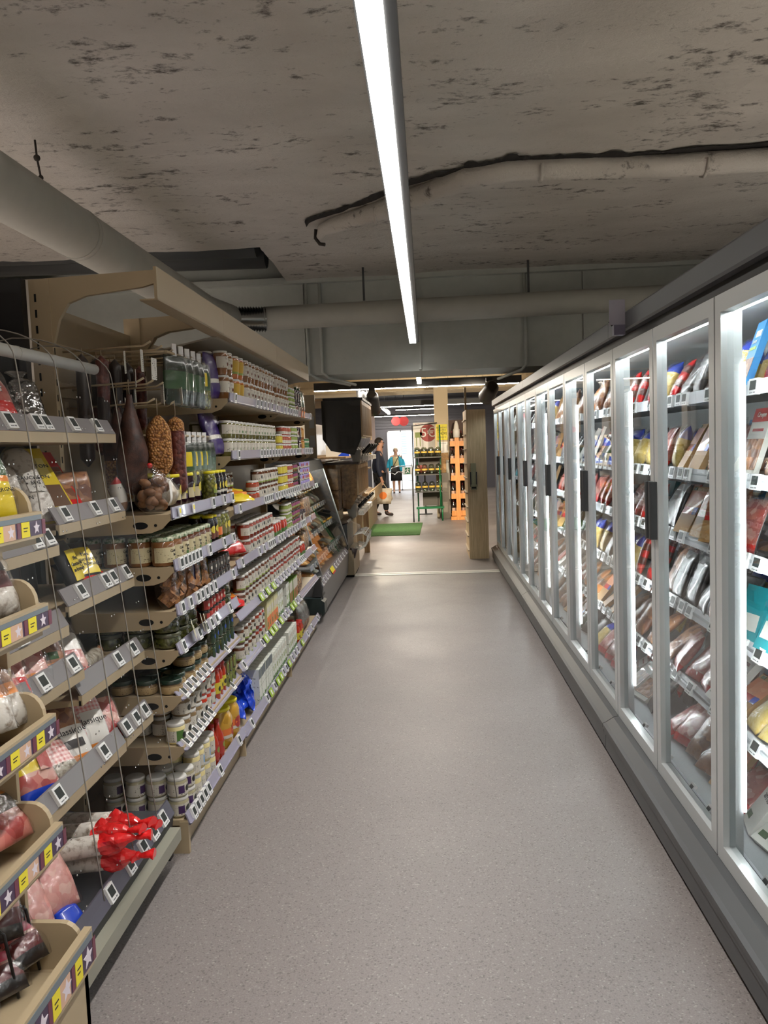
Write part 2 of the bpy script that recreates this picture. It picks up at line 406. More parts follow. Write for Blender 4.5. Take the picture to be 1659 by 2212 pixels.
def cz(x, y): return 3.3+.035*noise.noise(Vector((x*1.1, y*1.6, 0)))+.012*noise.noise(Vector((x*6, y*9, 3)))
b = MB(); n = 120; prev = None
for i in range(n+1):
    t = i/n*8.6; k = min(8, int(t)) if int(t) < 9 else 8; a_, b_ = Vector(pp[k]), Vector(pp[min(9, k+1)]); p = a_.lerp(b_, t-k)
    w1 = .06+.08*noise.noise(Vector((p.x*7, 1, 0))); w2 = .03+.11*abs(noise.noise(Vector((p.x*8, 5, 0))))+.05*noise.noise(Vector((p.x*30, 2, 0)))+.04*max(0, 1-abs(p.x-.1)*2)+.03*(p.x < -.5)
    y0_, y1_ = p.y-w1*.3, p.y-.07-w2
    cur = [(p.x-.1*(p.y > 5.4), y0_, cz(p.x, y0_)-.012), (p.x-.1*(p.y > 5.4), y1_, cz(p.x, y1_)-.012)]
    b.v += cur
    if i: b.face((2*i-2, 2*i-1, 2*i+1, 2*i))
struct('trim_dark_line', b, M('soot', (34, 31, 29), .95, var=.4))  # ragged near-black strip just under the ceiling, following the pipe
# ------------------------------------------------------------------ lamps
LED = glow('led_white', (255, 250, 242), 7)
LEDF = glow('led_fridge', (248, 252, 255), 85)
LEDR = glow('led_rear', (255, 244, 226), 120)
def strip_light(label, x, y0, y1, z, w, mat, hang=(), group=None, housing=DGREY, axis=1, ztop=3.3, wing=False, hh=.065):
    e = empty('linear_light', (x, y0, z) if axis else (y0, x, z), label, 'ceiling light', group)
    def bx(mb, a0, a1, l0, l1, z0, z1): return mb.box(a0, a1, l0, l1, z0, z1) if axis else mb.box(l0, l1, a0, a1, z0, z1)
    part('housing', bx(MB(), x-w/2-.006, x+w/2+(.03 if wing else .006), y0, y1, z+.004, z+hh), housing, e)
    part('diffuser', bx(MB(), x-w/2, x+w/2, y0+.005, y1-.005, z-.006, z+.0035), mat, e)
    if hang:
        for h in hang: part('suspension_wire', MB().tube([((x, h, z+.06) if axis else (h, x, z+.06)), ((x, h, min(ztop, cz(x, h)-.004)) if axis else (h, x, ztop))], .0025, 5), STEEL, e)
    return e
strip_light('long white linear lamp hanging over the aisle from the concrete ceiling', -.095, -2.9, 8.26, 2.6, .062, LED, (1.0, 3.2, 5.6, 7.9), wing=True)
l = bpy.data.lights.new('strip_beam', 'AREA'); l.shape = 'RECTANGLE'; l.size = .056; l.size_y = 11.1; l.energy = 106; l.spread = math.radians(125); l.color = (1, .97, .93)
o = bpy.data.objects.new('strip_beam', l); COL.objects.link(o); o.location = (-.095, 2.68, 2.588)
def hidden_fill(x, y0, y1, watts):  # area beam for the two added lamps that stay out of view
    l = bpy.data.lights.new('strip_beam', 'AREA'); l.shape = 'RECTANGLE'; l.size = .06; l.size_y = y1-y0; l.energy = watts; l.spread = math.radians(130); l.color = (1, .97, .93)
    o = bpy.data.objects.new('strip_beam', l); COL.objects.link(o); o.location = (x, (y0+y1)/2, 2.588)
strip_light('unseen linear lamp added behind the left shelves to light the ceiling', -3.4, -2.9, 6.9, 2.6, .062, LED, (1.0, 5)); hidden_fill(-3.4, -2.8, 6.8, 520)  # added lamp, hidden by the shelving, whose bounce brightens the ceiling
strip_light('unseen linear lamp added behind the glass door fridges to light the ceiling', 2.45, -2.9, 5.2, 2.6, .062, LED, (1.0, 4)); hidden_fill(2.45, -2.8, 5.1, 370)  # second added lamp, out of view, evening out the ceiling on the right
strip_light('white linear lamp beyond the beam, seen end on', -.075, 12.5, 13.75, 2.6, .06, LEDR, (12.7, 13.6), None, WHITE, 1, 2.98)
strip_light('black light rail across the aisle, nearer of the two beyond the beam', 14.0, -1.85, 1.62, 2.56, .05, LEDR, (-1.5, -.9, .4, 1.3), 'light rails across the rear aisle', BLACK, 0, 2.98, hh=.13)
strip_light('black light rail across the aisle, further of the two beyond the beam', 20.0, -1.5, 1.45, 2.53, .05, LEDR, (-1.2, .3), 'light rails across the rear aisle', BLACK, 0, 2.98, hh=.13)
strip_light('short white lamp slanting overhead near the red signs', -1.08, 21.5, 25.2, 2.56, .07, LEDR, (22.5, 24.6), None, BLACK, 1, 3.2)
strip_light('thin white lamp along the shop front, upper of the two', 26.0, -.9, .6, 2.7, .1, LEDR, (), 'lamps along the shop front', BLACK, 0)
strip_light('thin white lamp along the shop front, lower of the two', 28.4, -1.8, .6, 2.6, .08, LEDR, (), 'lamps along the shop front', BLACK, 0)
def spot(label, loc, aim, col, watts):
    e = empty('spotlight', loc, label, 'spotlight', 'black spotlights under the rail')
    d = (Vector(aim)-Vector(loc)).normalized(); p = Vector(loc)
    part('can', MB().tube([p-d*.24, p-d*.16, p+d*.16, p+d*.24], [.07, .11, .12, .13], 14), BLACK, e)
    part('bracket', MB().box(p.x-.015, p.x+.015, p.y-.02, p.y+.02, p.z, 2.565).box(p.x-.05, p.x+.05, p.y-.06, p.y+.06, 2.5, 2.56), BLACK, e)
    l = bpy.data.lights.new('spot_beam', 'SPOT'); l.energy = watts; l.color = col; l.spot_size = 1.25; l.spot_blend = .6; l.shadow_soft_size = .06
    o = bpy.data.objects.new('spot_beam', l); COL.objects.link(o); o.location = p+d*.28; o.rotation_euler = d.to_track_quat('-Z', 'Y').to_euler()
WARM = (1, .86, .66)
spot('black spotlight under the rail above the bulk dispensers', (-1.02, 14.05, 2.42), (-.6, 12.4, 0), WARM, 300)
spot('black spotlight beside the first, aimed at the fruit shelves', (-.86, 13.8, 2.33), (-.9, 16.5, .8), WARM, 400)
spot('black spotlight near the far end of the fridges', (.98, 12.6, 2.36), (.4, 17.5, .9), WARM, 500)
# ------------------------------------------------------------------ price tags and shelf furniture
def tag_mesh(w, h, mats, name='price_tag'):
    mb = MB().box(-.012, 0, -w/2, w/2, -h/2, h/2, 0)
    mb.box(-.001, .0008, -w*.34, w*.34, -h*.2, h*.36, 1)
    mb.box(-.001, .0006, -w*.30, w*.05, -h*.40, -h*.35, 2).box(-.001, .0006, w*.14, w*.32, -h*.40, -h*.33, 2)
    return mb.mesh(name, mats)
PTAG = tag_mesh(.042, .052, [WHITE, SCREEN, MGREY]); PTAGB = tag_mesh(.052, .054, [WHITE, SCREEN, MGREY]); PTAGF = tag_mesh(.074, .054, [WHITE, SCREEN, MGREY])
YEL = M('yellow_paper', (238, 222, 60), .6); LIME = M('lime_paper', (150, 178, 58), .5); ORG = M('orange_paper', (240, 128, 40), .5)
PLAB = MB().box(-.004, 0, -.014, .014, -.02, .02, 0).box(-.004, .0006, -.008, .009, -.004, .014, 1).mesh('paper_tag', [WHITE, YEL])
GLAB = MB().box(-.004, 0, -.04, .04, -.024, .024, 0).box(-.004, .0006, -.012, .012, -.014, .014, 1).mesh('green_tag', [LIME, WHITE])
OLAB = MB().box(-.004, 0, -.02, .02, -.026, .026, 0).box(-.004, .0006, -.008, .008, -.014, .014, 1).mesh('orange_tag', [ORG, WHITE])
def on_rail(parent, me, x, y, z, tilt, side=1):
    o = WL[parent.name]
    return link(me.name, me, parent, (x-o[0], y-o[1], z-o[2]), (0, -tilt, 0 if side > 0 else PI))
def rail(parent, x, y0, y1, z, tilt, h, mat, tags, name='price_rail', tagm=None, lip=True, side=1):
    """rail whose lower edge sits at (x, z), leaning back by tilt"""
    c, s = math.cos(tilt)*1., math.sin(tilt)*side
    g = side
    mb = MB().prism([(x, z), (x-s*h, z+c*h), (x-s*h-.006*g, z+c*h), (x-.006*g, z)], 1, y0, y1)
    if lip: mb.prism([(x-.006, z), (x+.006*c, z+.004), (x+.006*c, z+.008), (x-.006, z+.006)], 1, y0, y1)
    part(name, mb, mat, parent)
    for q in tags:
        y, me = q if isinstance(q, tuple) else (q, tagm or PTAG)
        if me is None: me = tagm or PTAG
        on_rail(parent, me, x-s*h*.5+c*g*.010, y, z+c*h*.5+abs(s)*.010, tilt, side)
def gondola(label, y0, y1, levels, near=False, roof=True):
    e = empty('shelving_unit', (-1.25, y0, 0), label, 'shelves', 'beige shelving units in a row')
    for y in (y0, y1-.035):
        m = MB().box(-1.5, -1.42, y, y+.035, 0, 2.285, 0)
        for k in range(34): m.box(-1.421, -1.4195, y+.012, y+.02, .2+k*.06, .225+k*.06, 1)
        if near and y == y0:
            for k in range(16): m.box(-1.48, -1.472, y-.0008, y+.001, 1.3+k*.06, 1.33+k*.06, 1)
        part('upright', m, [BEIGE, HOLE], e)
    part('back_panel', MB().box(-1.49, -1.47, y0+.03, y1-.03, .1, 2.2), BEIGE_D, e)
    part('plinth', MB().box(-1.5, -1.035, y0, y1, 0, .1, 0).box(-1.04, -1.03, y0+.004, y1-.004, .02, .1, 0).box(-1.035, -1.0, y0, y0+.02, 0, .13), BEIGE, e)
    for li, (z, tilt, tags) in enumerate(levels):
        m = MB().box(-1.47, -1.0, y0+.004, y1-.004, z-.004, z+.018, 0)
        for y in (y0, y1-.004):
            if z > .2:
                m.prism([(-1.47, z+.02), (-1.0, z+.02), (-1.0, z), (-1.035, z-.035), (-1.08, z-.05), (-1.47, z-.06)], 1, y, y+.004, 0)
                for sx, rr in ((-1.12, .03), (-1.06, .006)):
                    m.prism([(sx+rr*math.cos(a*PI/8), z-.02+min(rr, .014)*math.sin(a*PI/8)) for a in range(16)], 1, y-.0008, y+.001, 1)
        for k in range(int((y1-y0)/.028)): m.box(-1.022, -1.017, y0+.02+k*.028, y0+.026+k*.028, z+.0175, z+.0185, 1)
        sh = part('shelf', m, [BEIGE, HOLE], e)
        rail(sh, -.99, y0+.003, y1-.003, z, tilt, .048, RAILC, tags)
    m = MB().box(-1.012, -1.0, y0, y1-.002, 2.19, 2.312).box(-1.07, -1.0, y0, y1-.002, 2.186, 2.192)
    part('canopy_fascia', m, BEIGE, e)
    prof = [(-1.5, 2.285), (-1.012, 2.30), (-1.012, 2.25), (-1.06, 2.238), (-1.28, 2.215), (-1.35, 2.19), (-1.39, 2.13), (-1.42, 2.03), (-1.5, 2.0)]
    for y in (y0+.004, y1-.024): part('canopy_arm', MB().prism(prof, 1, y, y+.02), BEIGE, e)
    if roof: part('canopy_panel', MB().prism([(-1.47, 2.10), (-1.012, 2.192), (-1.012, 2.2), (-1.47, 2.11)], 1, y0+.03, y1-.03), M('pale_panel', (168, 160, 146), .5), e)
    return e
def seq(y, n, d=.05): return [y+i*d for i in range(n)]
n1 = [(1.345, .06, [(3.235, PLAB), (3.43, PLAB)]+[3.76, 3.97, 4.14]),
      (1.14, .1, seq(3.225, 6, .055)+[3.66, 3.93, 4.12]),
      (.963, .15, seq(3.215, 3, .11)+seq(3.5, 4, .075)+[4.08]),
      (.808, .3, [3.215, 3.44]+seq(3.56, 3, .085)+[4.0]),
      (.625, .75, seq(3.215, 6, .075)+[3.92]),
      (.419, .8, seq(3.215, 7, .062)+[4.0]),
      (.118, .35, seq(3.225, 5, .058)+[3.66, 4.05])]
G1 = gondola('beige shelving nearest the camera with hams hanging under its canopy', 3.16, 4.2, n1, near=True, roof=False)
n2 = [(1.852, -.12, [4.3]+seq(4.86, 4, .11)+[5.32, 5.5]),
      (1.558, -.03, [4.32]+seq(4.92, 4, .09)+seq(5.3, 4, .1)),
      (1.276, .08, [4.3]+seq(4.98, 5, .062)+seq(5.36, 4, .1)),
      (.99, .15, [4.3]+seq(4.75, 2, .14)+seq(5.05, 4, .06)+seq(5.4, 3, .1)),
      (.718, .5, [(4.78, GLAB), 4.88, (4.98, GLAB), 5.08, (5.17, GLAB), 5.26, 5.38, 5.5, 5.6]),
      (.448, .55, [4.26, 4.75, (4.86, GLAB), 4.95, (5.05, GLAB), (5.16, GLAB), 5.26, (5.38, GLAB), 5.5, 5.61]),
      (.1, .4, [4.36, 4.8, (4.92, GLAB), 5.05, (5.16, GLAB), (5.27, GLAB), 5.37, 5.48, (5.6, GLAB)])]
G2 = gondola('middle of the three beige shelving units, stacked with jars', 4.2, 5.7, n2)
n3 = [(1.852, -.12, seq(5.8, 3, .14)+seq(6.2, 3, .09)+[(6.62, OLAB), (6.74, OLAB), 7.1]),
      (1.558, -.03, seq(5.76, 4, .13)+seq(6.3, 4, .06)+seq(6.75, 4, .12)),
      (1.276, .08, seq(5.76, 8, .09)+seq(6.6, 3, .15)),
      (.99, .15, seq(5.76, 5, .11)+seq(6.4, 4, .07)+[6.9]),
      (.718, .5, seq(5.72, 4, .13)+seq(6.3, 4, .07)+[6.95]),
      (.448, .55, [5.74, (5.84, GLAB), (5.95, GLAB), 6.06, 6.22]),
      (.1, .4, seq(5.74, 3, .12)+[(6.2, GLAB), 6.5, 6.75, 7.1])]
G3 = gondola('furthest of the three beige shelving units, ending beside the cheese chiller', 5.7, 7.25, n3)
HK = []
for z, ys, xt in ((2.03, (3.35, 3.5, 3.65, 3.8, 3.95), -1.1), (1.88, (3.3, 3.42, 3.55, 3.68), -1.12), (1.8, (3.36, 3.5, 3.62), -1.1)):
    for y in ys:
        m = MB().tube([(-1.47, y, z), (xt-.03, y, z+.012), (xt, y, z+.028)], .0045, 6).box(-1.475, -1.468, y-.02, y+.02, z-.03, z+.03)
        part('hook', m, BEIGE, G1); HK.append((xt, y, z))
for z in (2.0, 1.845): part('hook_bar', MB().box(-1.485, -1.465, 3.2, 4.16, z, z+.06), BEIGE, G1)

# ------------------------------------------------------------------ chilled meat case
e = CASE = empty('chilled_meat_case', (-1.4, 2.02, 0), 'black chilled wall case of sausages with grey shelf edges at the near left', 'fridge')
part('case_shell', MB().box(-1.95, -1.9, 2.02, 3.13, 0, 2.3).box(-1.95, -1.62, 2.01, 2.03, .1, 2.2), BLACK, e)
part('end_wall', MB().prism([(-1.95, 0), (-1.06, 0), (-1.06, .1), (-1.5, .2), (-1.5, 2.28), (-1.95, 2.28)], 1, 3.1, 3.14), BLACK, e)
m = MB().box(-1.78, -1.72, 2.03, 3.1, .2, 2.05, 0)
part('back_panel', m, M('case_back', (40, 38, 38), .5), e)
part('base', MB().prism([(-1.95, .0), (-1.07, .0), (-1.07, .1), (-1.05, .1), (-1.035, .2), (-1.95, .2)], 1, 2.02, 3.1), M('charcoal_case', (44, 44, 46), .5), e)
part('bumper', MB().box(-1.05, -1.0, 2.02, 3.065, .105, .155), M('bumper_beige', (150, 148, 134), .5), e)
part('lamp_tube', MB().tube([(-1.24, 2.02, 1.925), (-1.24, 3.1, 1.928)], .02, 12).tube([(-1.24, 2.5, 1.927), (-1.24, 2.505, 1.927)], .0206, 12), M('grey_tube', (190, 190, 184), .5), e)
def case_shelf(x, z, y0, y1, tags, depth=.5, tilt=.5):
    sh = part('shelf', MB().box(x-depth, x-.004, y0, y1, z, z+.016, 0).box(x-.012, x, y0, y1, z, z+.032, 0).prism([(x-.02, z), (x-.2, z), (x-.2, z-.02)], 1, y0, y0+.004), BEIGE, e)
    rail(sh, x, y0, y1, z+.033, tilt, .06, RAILG, tags, tagm=PTAGB, lip=False)
case_shelf(-1.165, 1.65, 2.03, 3.08, [2.30, 2.47, 2.53, 2.73, 2.93])
case_shelf(-1.146, 1.30, 2.03, 2.5, [2.37, 2.45]); case_shelf(-1.146, 1.36, 2.51, 3.08, [2.58, 2.82, 2.99])
case_shelf(-1.128, 1.05, 2.03, 2.49, [2.2]); case_shelf(-1.128, 1.104, 2.5, 3.08, [2.62, 2.83, 2.90, 3.03])
case_shelf(-1.106, .90, 2.03, 2.53, [2.27, 2.47]); case_shelf(-1.106, .82, 2.5, 3.08, [2.84, 2.99])
case_shelf(-1.087, .565, 2.03, 2.79, [2.28, 2.62]); case_shelf(-1.087, .575, 2.8, 3.08, [2.83, 2.93, 3.02])
dk = part('deck', MB().box(-1.72, -1.035, 2.03, 3.08, .2, .215), M('deck_grey', (70, 72, 76), .4), e)
rail(dk, -1.025, 2.03, 3.08, .205, .45, .06, M('dark_rail', (86, 84, 96), .3), [2.18, 2.45, 2.62, 2.75, 2.86, 2.97], tagm=PTAGB, lip=False)
FILMC = film('curtain_film', (250, 250, 250), .004, .05, .25, 4, .15)
EDGE = M('clear_edge', (150, 146, 138), .25)
def cx(t): return -1.2+.175*t
for k, (ya, yb) in enumerate(((2.1, 2.34), (2.36, 2.6), (2.62, 2.84), (2.86, 3.07))):
    top = [(-1.42-.1, 2.0)]+[(-1.42+.255*math.sin(a*PI/16), 1.88+.14*math.cos(a*PI/16)) for a in range(9)]
    path = top+[(-1.163+.152*i/8, 1.88-1.61*i/8) for i in range(1, 9)]
    m = MB().rings([[(x, ya, z), (x, yb, z)] for x, z in path], 0, (False, False), True, False)
    s_ = part('clear_strip', m, FILMC, e)
    part('strip_edge', MB().tube([(x+.002, yb, z) for x, z in path], .0022, 5), EDGE, s_)
    d = MB()
    for q in range(15):
        t = q/14; x = -1.155+.14*t; z = 1.8-1.48*t
        for oy in (.1, .125): d.lathe([(.0035, 0), (.0025, .002)], 6, (0, 0, 0)).xf(Matrix.Translation((x+.002, ya+oy, z)) @ Matrix.Rotation(PI/2, 4, 'Y'), len(d.v)-12)
    part('stud', d, STEEL, s_)

# ------------------------------------------------------------------ stepped promotion bins at the left edge
e = BIN = empty('promotion_bin_stand', (-1.3, 1.3, 0), 'beige stepped promotion bins with purple star strips at the left edge', 'display stand')
PURP = M('purple_strip', (70, 50, 78), .4); PURR = M('plum_strip', (112, 54, 72), .4); SLATE = M('slate_strip', (110, 120, 128), .35)
STARW = M('star_white', (226, 216, 226), .5); PEACH = M('peach_strip', (214, 176, 150), .5); INK = M('ink', (38, 34, 34), .6)
part('side_panel', MB().box(-1.6, -1.063, 1.985, 2.0, 0, 1.5), BEIGE, e)
part('back_panel', MB().box(-1.62, -1.6, .9, 2.0, 0, 1.6), BEIGE_D, e)
def bin_tier(x, z0, z1, zt):
    m = MB().box(-1.58, x-.012, .9, 1.985, z0-.02, z0-.005)
    pr = [(x-.10, z0-.02), (x-.02, z0-.02), (x-.02, zt-.06)]+[(x-.07+.05*math.cos(a*PI/10), zt-.06+.06*math.sin(a*PI/10)) for a in range(1, 6)]+[(-1.45, zt+.005), (-1.45, z0-.02)]
    m.prism(pr, 1, 1.975, 1.992)
    m.box(x-.02, x, .9, 2.0, z0-.004, z1+.004)
    t = part('bin_tier', m, BEIGE, e)
    h = z1-z0; X = x+.0005
    part('label_strip', MB().box(x-.001, X, .9, 1.994, z0+h*.06, z0+h*.72, 0).box(x-.001, X+.001, .9, 1.994, z0+h*.74, z0+h*.95, 1), [PURP, SLATE], t)
    m = MB()
    def star(y, zc, r):
        m.prism([(y+r*(1 if k % 2 == 0 else .45)*math.sin(k*PI/5), zc+r*(1 if k % 2 == 0 else .45)*math.cos(k*PI/5)) for k in range(10)], 0, X, X+.0012, 0)
    zc = z0+h*.39
    for k in range(5):
        y = 1.965-k*.125; star(y, zc, h*.3)
        m.box(X, X+.001, y-.075, y-.035, z0+h*.06, z0+h*.72, 1)
        m.box(X+.001, X+.0016, y-.066, y-.045, zc+h*.05, zc+h*.09, 3); m.box(X+.001, X+.0016, y-.066, y-.05, zc-h*.08, zc-h*.04, 3)
        m.box(X, X+.0008, y+.03, y+.047, z0+h*.06, z0+h*.72, 4)
        if k % 2: m.box(X, X+.001, y-.035, y+.02, z0+h*.06, z0+h*.72, 2)
    part('label', m, [STARW, YEL, PEACH, INK, PURR], t)
for q in ((-.955, 1.412, 1.467, 1.535), (-.955, 1.183, 1.238, 1.305), (-.955, .9, .956, 1.018), (-.957, .612, .672, .735)): bin_tier(*q)
bin_tier(-.9, .30, .392, .42)
part('lower_panel', MB().box(-.935, -.912, .9, 1.985, .02, .296).box(-1.5, -.912, 1.965, 1.985, .02, .296), BEIGE, e)
part('bin_liner', MB().box(-1.5, -.93, .9, 1.97, .05, .08), BLACK, e)
WIRE = M('black_wire', (22, 18, 18), .4)
m = MB()
for y in (1.97, 1.86, 1.72): m.tube([(-1.3, y, .3), (-1.3, y, .47), (-1.07, y, .47), (-1.055, y, .46), (-1.03, y, .3)], .004, 6)
for x in (-1.3, -1.24, -1.18, -1.12, -1.06): m.tube([(x, 1.97, .3), (x, 1.97, .47)], .0025, 5)
for z in (.34, .40, .47): m.tube([(-1.29, 1.7, z), (-1.29, 1.97, z)], .003, 5)
part('wire_divider', m, WIRE, e)

# ------------------------------------------------------------------ glass-fronted cheese chiller beyond the shelving
e = CHI = empty('glass_chiller', (-1.4, 7.5, 0), 'dark glass-fronted cheese chiller at the end of the left shelving', 'fridge')
CH = M('chiller_grey', (88, 88, 90), .35)
part('base', MB().prism([(-1.95, 0), (-1.05, 0), (-1.05, .06), (-1.0, .07), (-.985, .33), (-1.02, .37), (-1.95, .37)], 1, 7.5, 10.0), CH, e)
m = MB().prism([(-1.0, .07), (-.97, .1), (-.97, .2), (-1.0, .22)], 1, 7.42, 7.6).box(-1.3, -1.0, 7.4, 7.5, .1, .24)
part('corner_bumper', m, M('dark_green_rubber', (38, 50, 50), .4), e)
part('scoop_holder', MB().rings([[(-1.08, 7.43, .25), (-.985, 7.43, .25), (-.985, 7.62, .25), (-1.08, 7.62, .25)], [(-1.05, 7.5, .42), (-1.01, 7.5, .42), (-1.01, 7.57, .42), (-1.05, 7.57, .42)]], sm=False), BLACK, e)
part('back_panel', MB().box(-1.9, -1.85, 7.5, 10.0, .37, 1.5), M('chiller_back', (120, 122, 124), .3), e)
part('hood', MB().prism([(-1.9, 1.5), (-1.30, 1.42), (-1.26, 1.36), (-1.24, 1.36), (-1.28, 1.47), (-1.9, 1.58)], 1, 7.5, 10.0), DGREY, e)
part('hood_lamp', MB().box(-1.4, -1.35, 7.55, 9.95, 1.395, 1.415), glow('led_chiller', (255, 248, 236), 60), e)
part('end_panel', MB().prism([(-1.9, .37), (-1.0, .37), (-1.27, 1.42), (-1.9, 1.5)], 1, 9.98, 10.02), M('end_dark', (50, 50, 52), .4), e)
GLASS = pane('clear_glass', ior=1.18)
GLASSF = pane('fridge_glass', (236, 242, 240), 1.8)
g = part('glass_front', MB().poly([(-.995, 7.52, .42), (-.995, 9.98, .42), (-1.25, 9.98, 1.36), (-1.25, 7.52, 1.36)]), GLASS, e)
part('glass_edge', MB().tube([(-.99, 9.98, .42), (-1.248, 9.98, 1.36)], .007, 6).tube([(-.99, 7.52, .42), (-1.248, 7.52, 1.36)], .005, 6), ALU, g)
CHS = []
for z, x in ((.50, -1.1), (.74, -1.17), (.97, -1.24), (1.18, -1.3)):
    sh = part('shelf', MB().box(-1.85, x, 7.53, 9.97, z-.012, z), M('clear_shelf', (150, 154, 156), .2), e); CHS.append((z, x))
    rail(sh, x+.006, 7.53, 9.97, z-.03, .2, .04, M('silver_rail', (176, 180, 190), .25), [7.7+k*.17+R(-.02, .02) for k in range(13)], lip=False)
fr = part('front_rail', MB().prism([(-.985, .33), (-1.02, .385), (-1.03, .385), (-1.0, .33)], 1, 7.5, 10.0), M('front_rail', (120, 116, 128), .3), e)
for y in (7.56, 7.72, 7.9, 8.08, 8.66, 8.86, 9.06, 9.3, 9.55, 9.8): on_rail(fr, PTAG, -.993, y, .36, .5)
for y in (8.3, 8.42): on_rail(fr, MB().box(-.004, 0, -.05, .05, -.034, .034, 0).box(-.004, .0006, -.05, .05, -.034, -.018, 1).mesh('promo_tag', [YEL, M('red_paper', (206, 44, 40), .5)]), -.99, y, .36, .5)

# ------------------------------------------------------------------ glass-door fridges on the right
FW = M('fridge_white', (206, 210, 210), .4); FIN = M('fridge_inner', (176, 182, 184), .4)
SHELFM = M('fridge_shelf', (176, 180, 184), .3); FRAIL = M('clear_rail', (236, 238, 242), .25)
FZ = (1.754, 1.439, 1.165, .857, .524, .2)
FSP = []; LEDT = glow('led_top', (248, 252, 255), 60)
def fridge(label, y0, n, nt):
    y1 = y0+n*.7175
    e = empty('glass_door_fridge', (1.3, y0, 0), label, 'fridge', 'glass door fridges in a row')
    part('back_wall', MB().box(1.64, 1.75, y0, y1, .05, 2.1), FIN, e)
    part('top', MB().box(.96, 1.75, y0, y1, 2.03, 2.09).box(.96, 1.0, y0, y1, 1.995, 2.03), FW, e)
    part('cornice', MB().prism([(.955, 2.075), (.915, 2.075), (.905, 2.082), (.905, 2.15), (.915, 2.16), (1.75, 2.18), (1.75, 2.09), (.955, 2.09)], 1, y0, y1-.004), M('cornice_grey', (84, 86, 90), .4), e)
    part('door_track', MB().box(.945, .99, y0, y1, 2.032, 2.075), BLACK, e)
    part('base_front', MB().prism([(.875, .025), (.86, .03), (.862, .11), (.852, .115), (.852, .135), (.846, .14), (.846, .16), (.862, .166), (.9, .19), (.93, .198), (.99, .198), (.99, .025)], 1, y0, y1-.006), M('base_grey', (74, 76, 78), .4), e)
    part('kick_gap', MB().box(.885, 1.7, y0, y1, 0, .03), HOLE, e)
    part('deck', MB().box(.99, 1.64, y0, y1, .1, .17), FIN, e)
    if y0 < 2: part('end_wall', MB().box(.95, 1.75, y0-.04, y0, 0, 2.1), FW, e)
    for z in FZ[:5]:
        sh = part('shelf', MB().box(1.095, 1.6, y0+.02, y1-.02, z-.012, z), SHELFM, e)
        tg = [y for k in range(n) for y in [y0+k*.7175+.1+q*(.55/nt) for q in range(nt)] if y > 1.8]
        tg = [y+R(-.02, .02) for y in tg if R(0, 1) < .85]
        rail(sh, 1.09, y0+.02, y1-.02, z-.03, .12+.25*(1.75-z), .05, FRAIL, tg[:26], lip=False, side=-1, tagm=PTAGF)
    dk = part('deck_rail', MB().box(1.0, 1.01, y0+.02, y1-.02, .17, .21), FRAIL, e)
    for k in range(n):
        for q in range(3):
            yy = y0+k*.7175+.12+q*.2
            if yy > 1.9: on_rail(dk, PTAG, .996, yy, .205, .7, -1)
    part('top_lamp', MB().tube([(.99, y0+.06, 1.985), (.99, y1-.06, 1.985)], .007, 8), LEDT, e)
    for k in range(n):
        a = y0+k*.7175; bb = a+.7175
        w0, w1, za, zb = a+.006, bb-.006, .2, 2.03
        m = MB().box(.925, .965, w0, w0+.05, za, zb).box(.925, .965, w1-.05, w1, za, zb).box(.925, .965, w0+.05, w1-.05, za, za+.055).box(.925, .965, w0+.05, w1-.05, zb-.055, zb)
        d = part('door', m, ALU, e)
        part('glass_pane', MB().poly([(.945, w0+.05, za+.055), (.945, w0+.05, zb-.055), (.945, w1-.05, zb-.055), (.945, w1-.05, za+.055)]), GLASSF, d)
        kk = FDOOR[0]; FDOOR[0] += 1
        hy = w1-.022 if kk % 2 == 0 else w0+.022
        part('handle', MB().prism([(.925, hy-.013), (.9, hy-.012), (.895, hy-.008), (.895, hy+.008), (.9, hy+.012), (.925, hy+.013)], 2, 1.18, 1.415), DGREY, d)
        if kk % 2 == 0:
            yl = a
            part('mullion', MB().box(.97, 1.0, yl-.03, yl+.03, .17, 2.0), FW, e)
            part('led_strip', MB().box(1.001, 1.009, yl-.033, yl-.025, .36, 1.82), LEDF, e)
    FSP.append(e); return e
FDOOR = [1]
fridge('glass door fridge nearest the camera in the row on the right', .5625, 5, 5)
fridge('middle of the three glass door fridges in the row', 4.15, 5, 4)
GF = fridge('furthest glass door fridge in the row, beside the oak panel', 7.7375, 5, 3)
part('end_wall', MB().box(.95, 1.75, 11.325, 11.36, 0, 2.1), BLACK, GF)
e = empty('shelf_flag', (.9, 3.82, 2.08), 'small grey flag sign clipped on the fridge cornice', 'sign')
part('sign_plate', MB().box(.835, .905, 3.8, 3.804, 2.1, 2.21), M('flag_grey', (150, 148, 160), .5), e)
part('clip', MB().box(.855, .905, 3.8, 3.84, 2.055, 2.1, 0).prism([(.84, 2.12), (.9, 2.12), (.87, 2.08)], 1, 3.845, 3.85, 1), [M('clip_grey', (104, 100, 118), .4), BLACK], e)
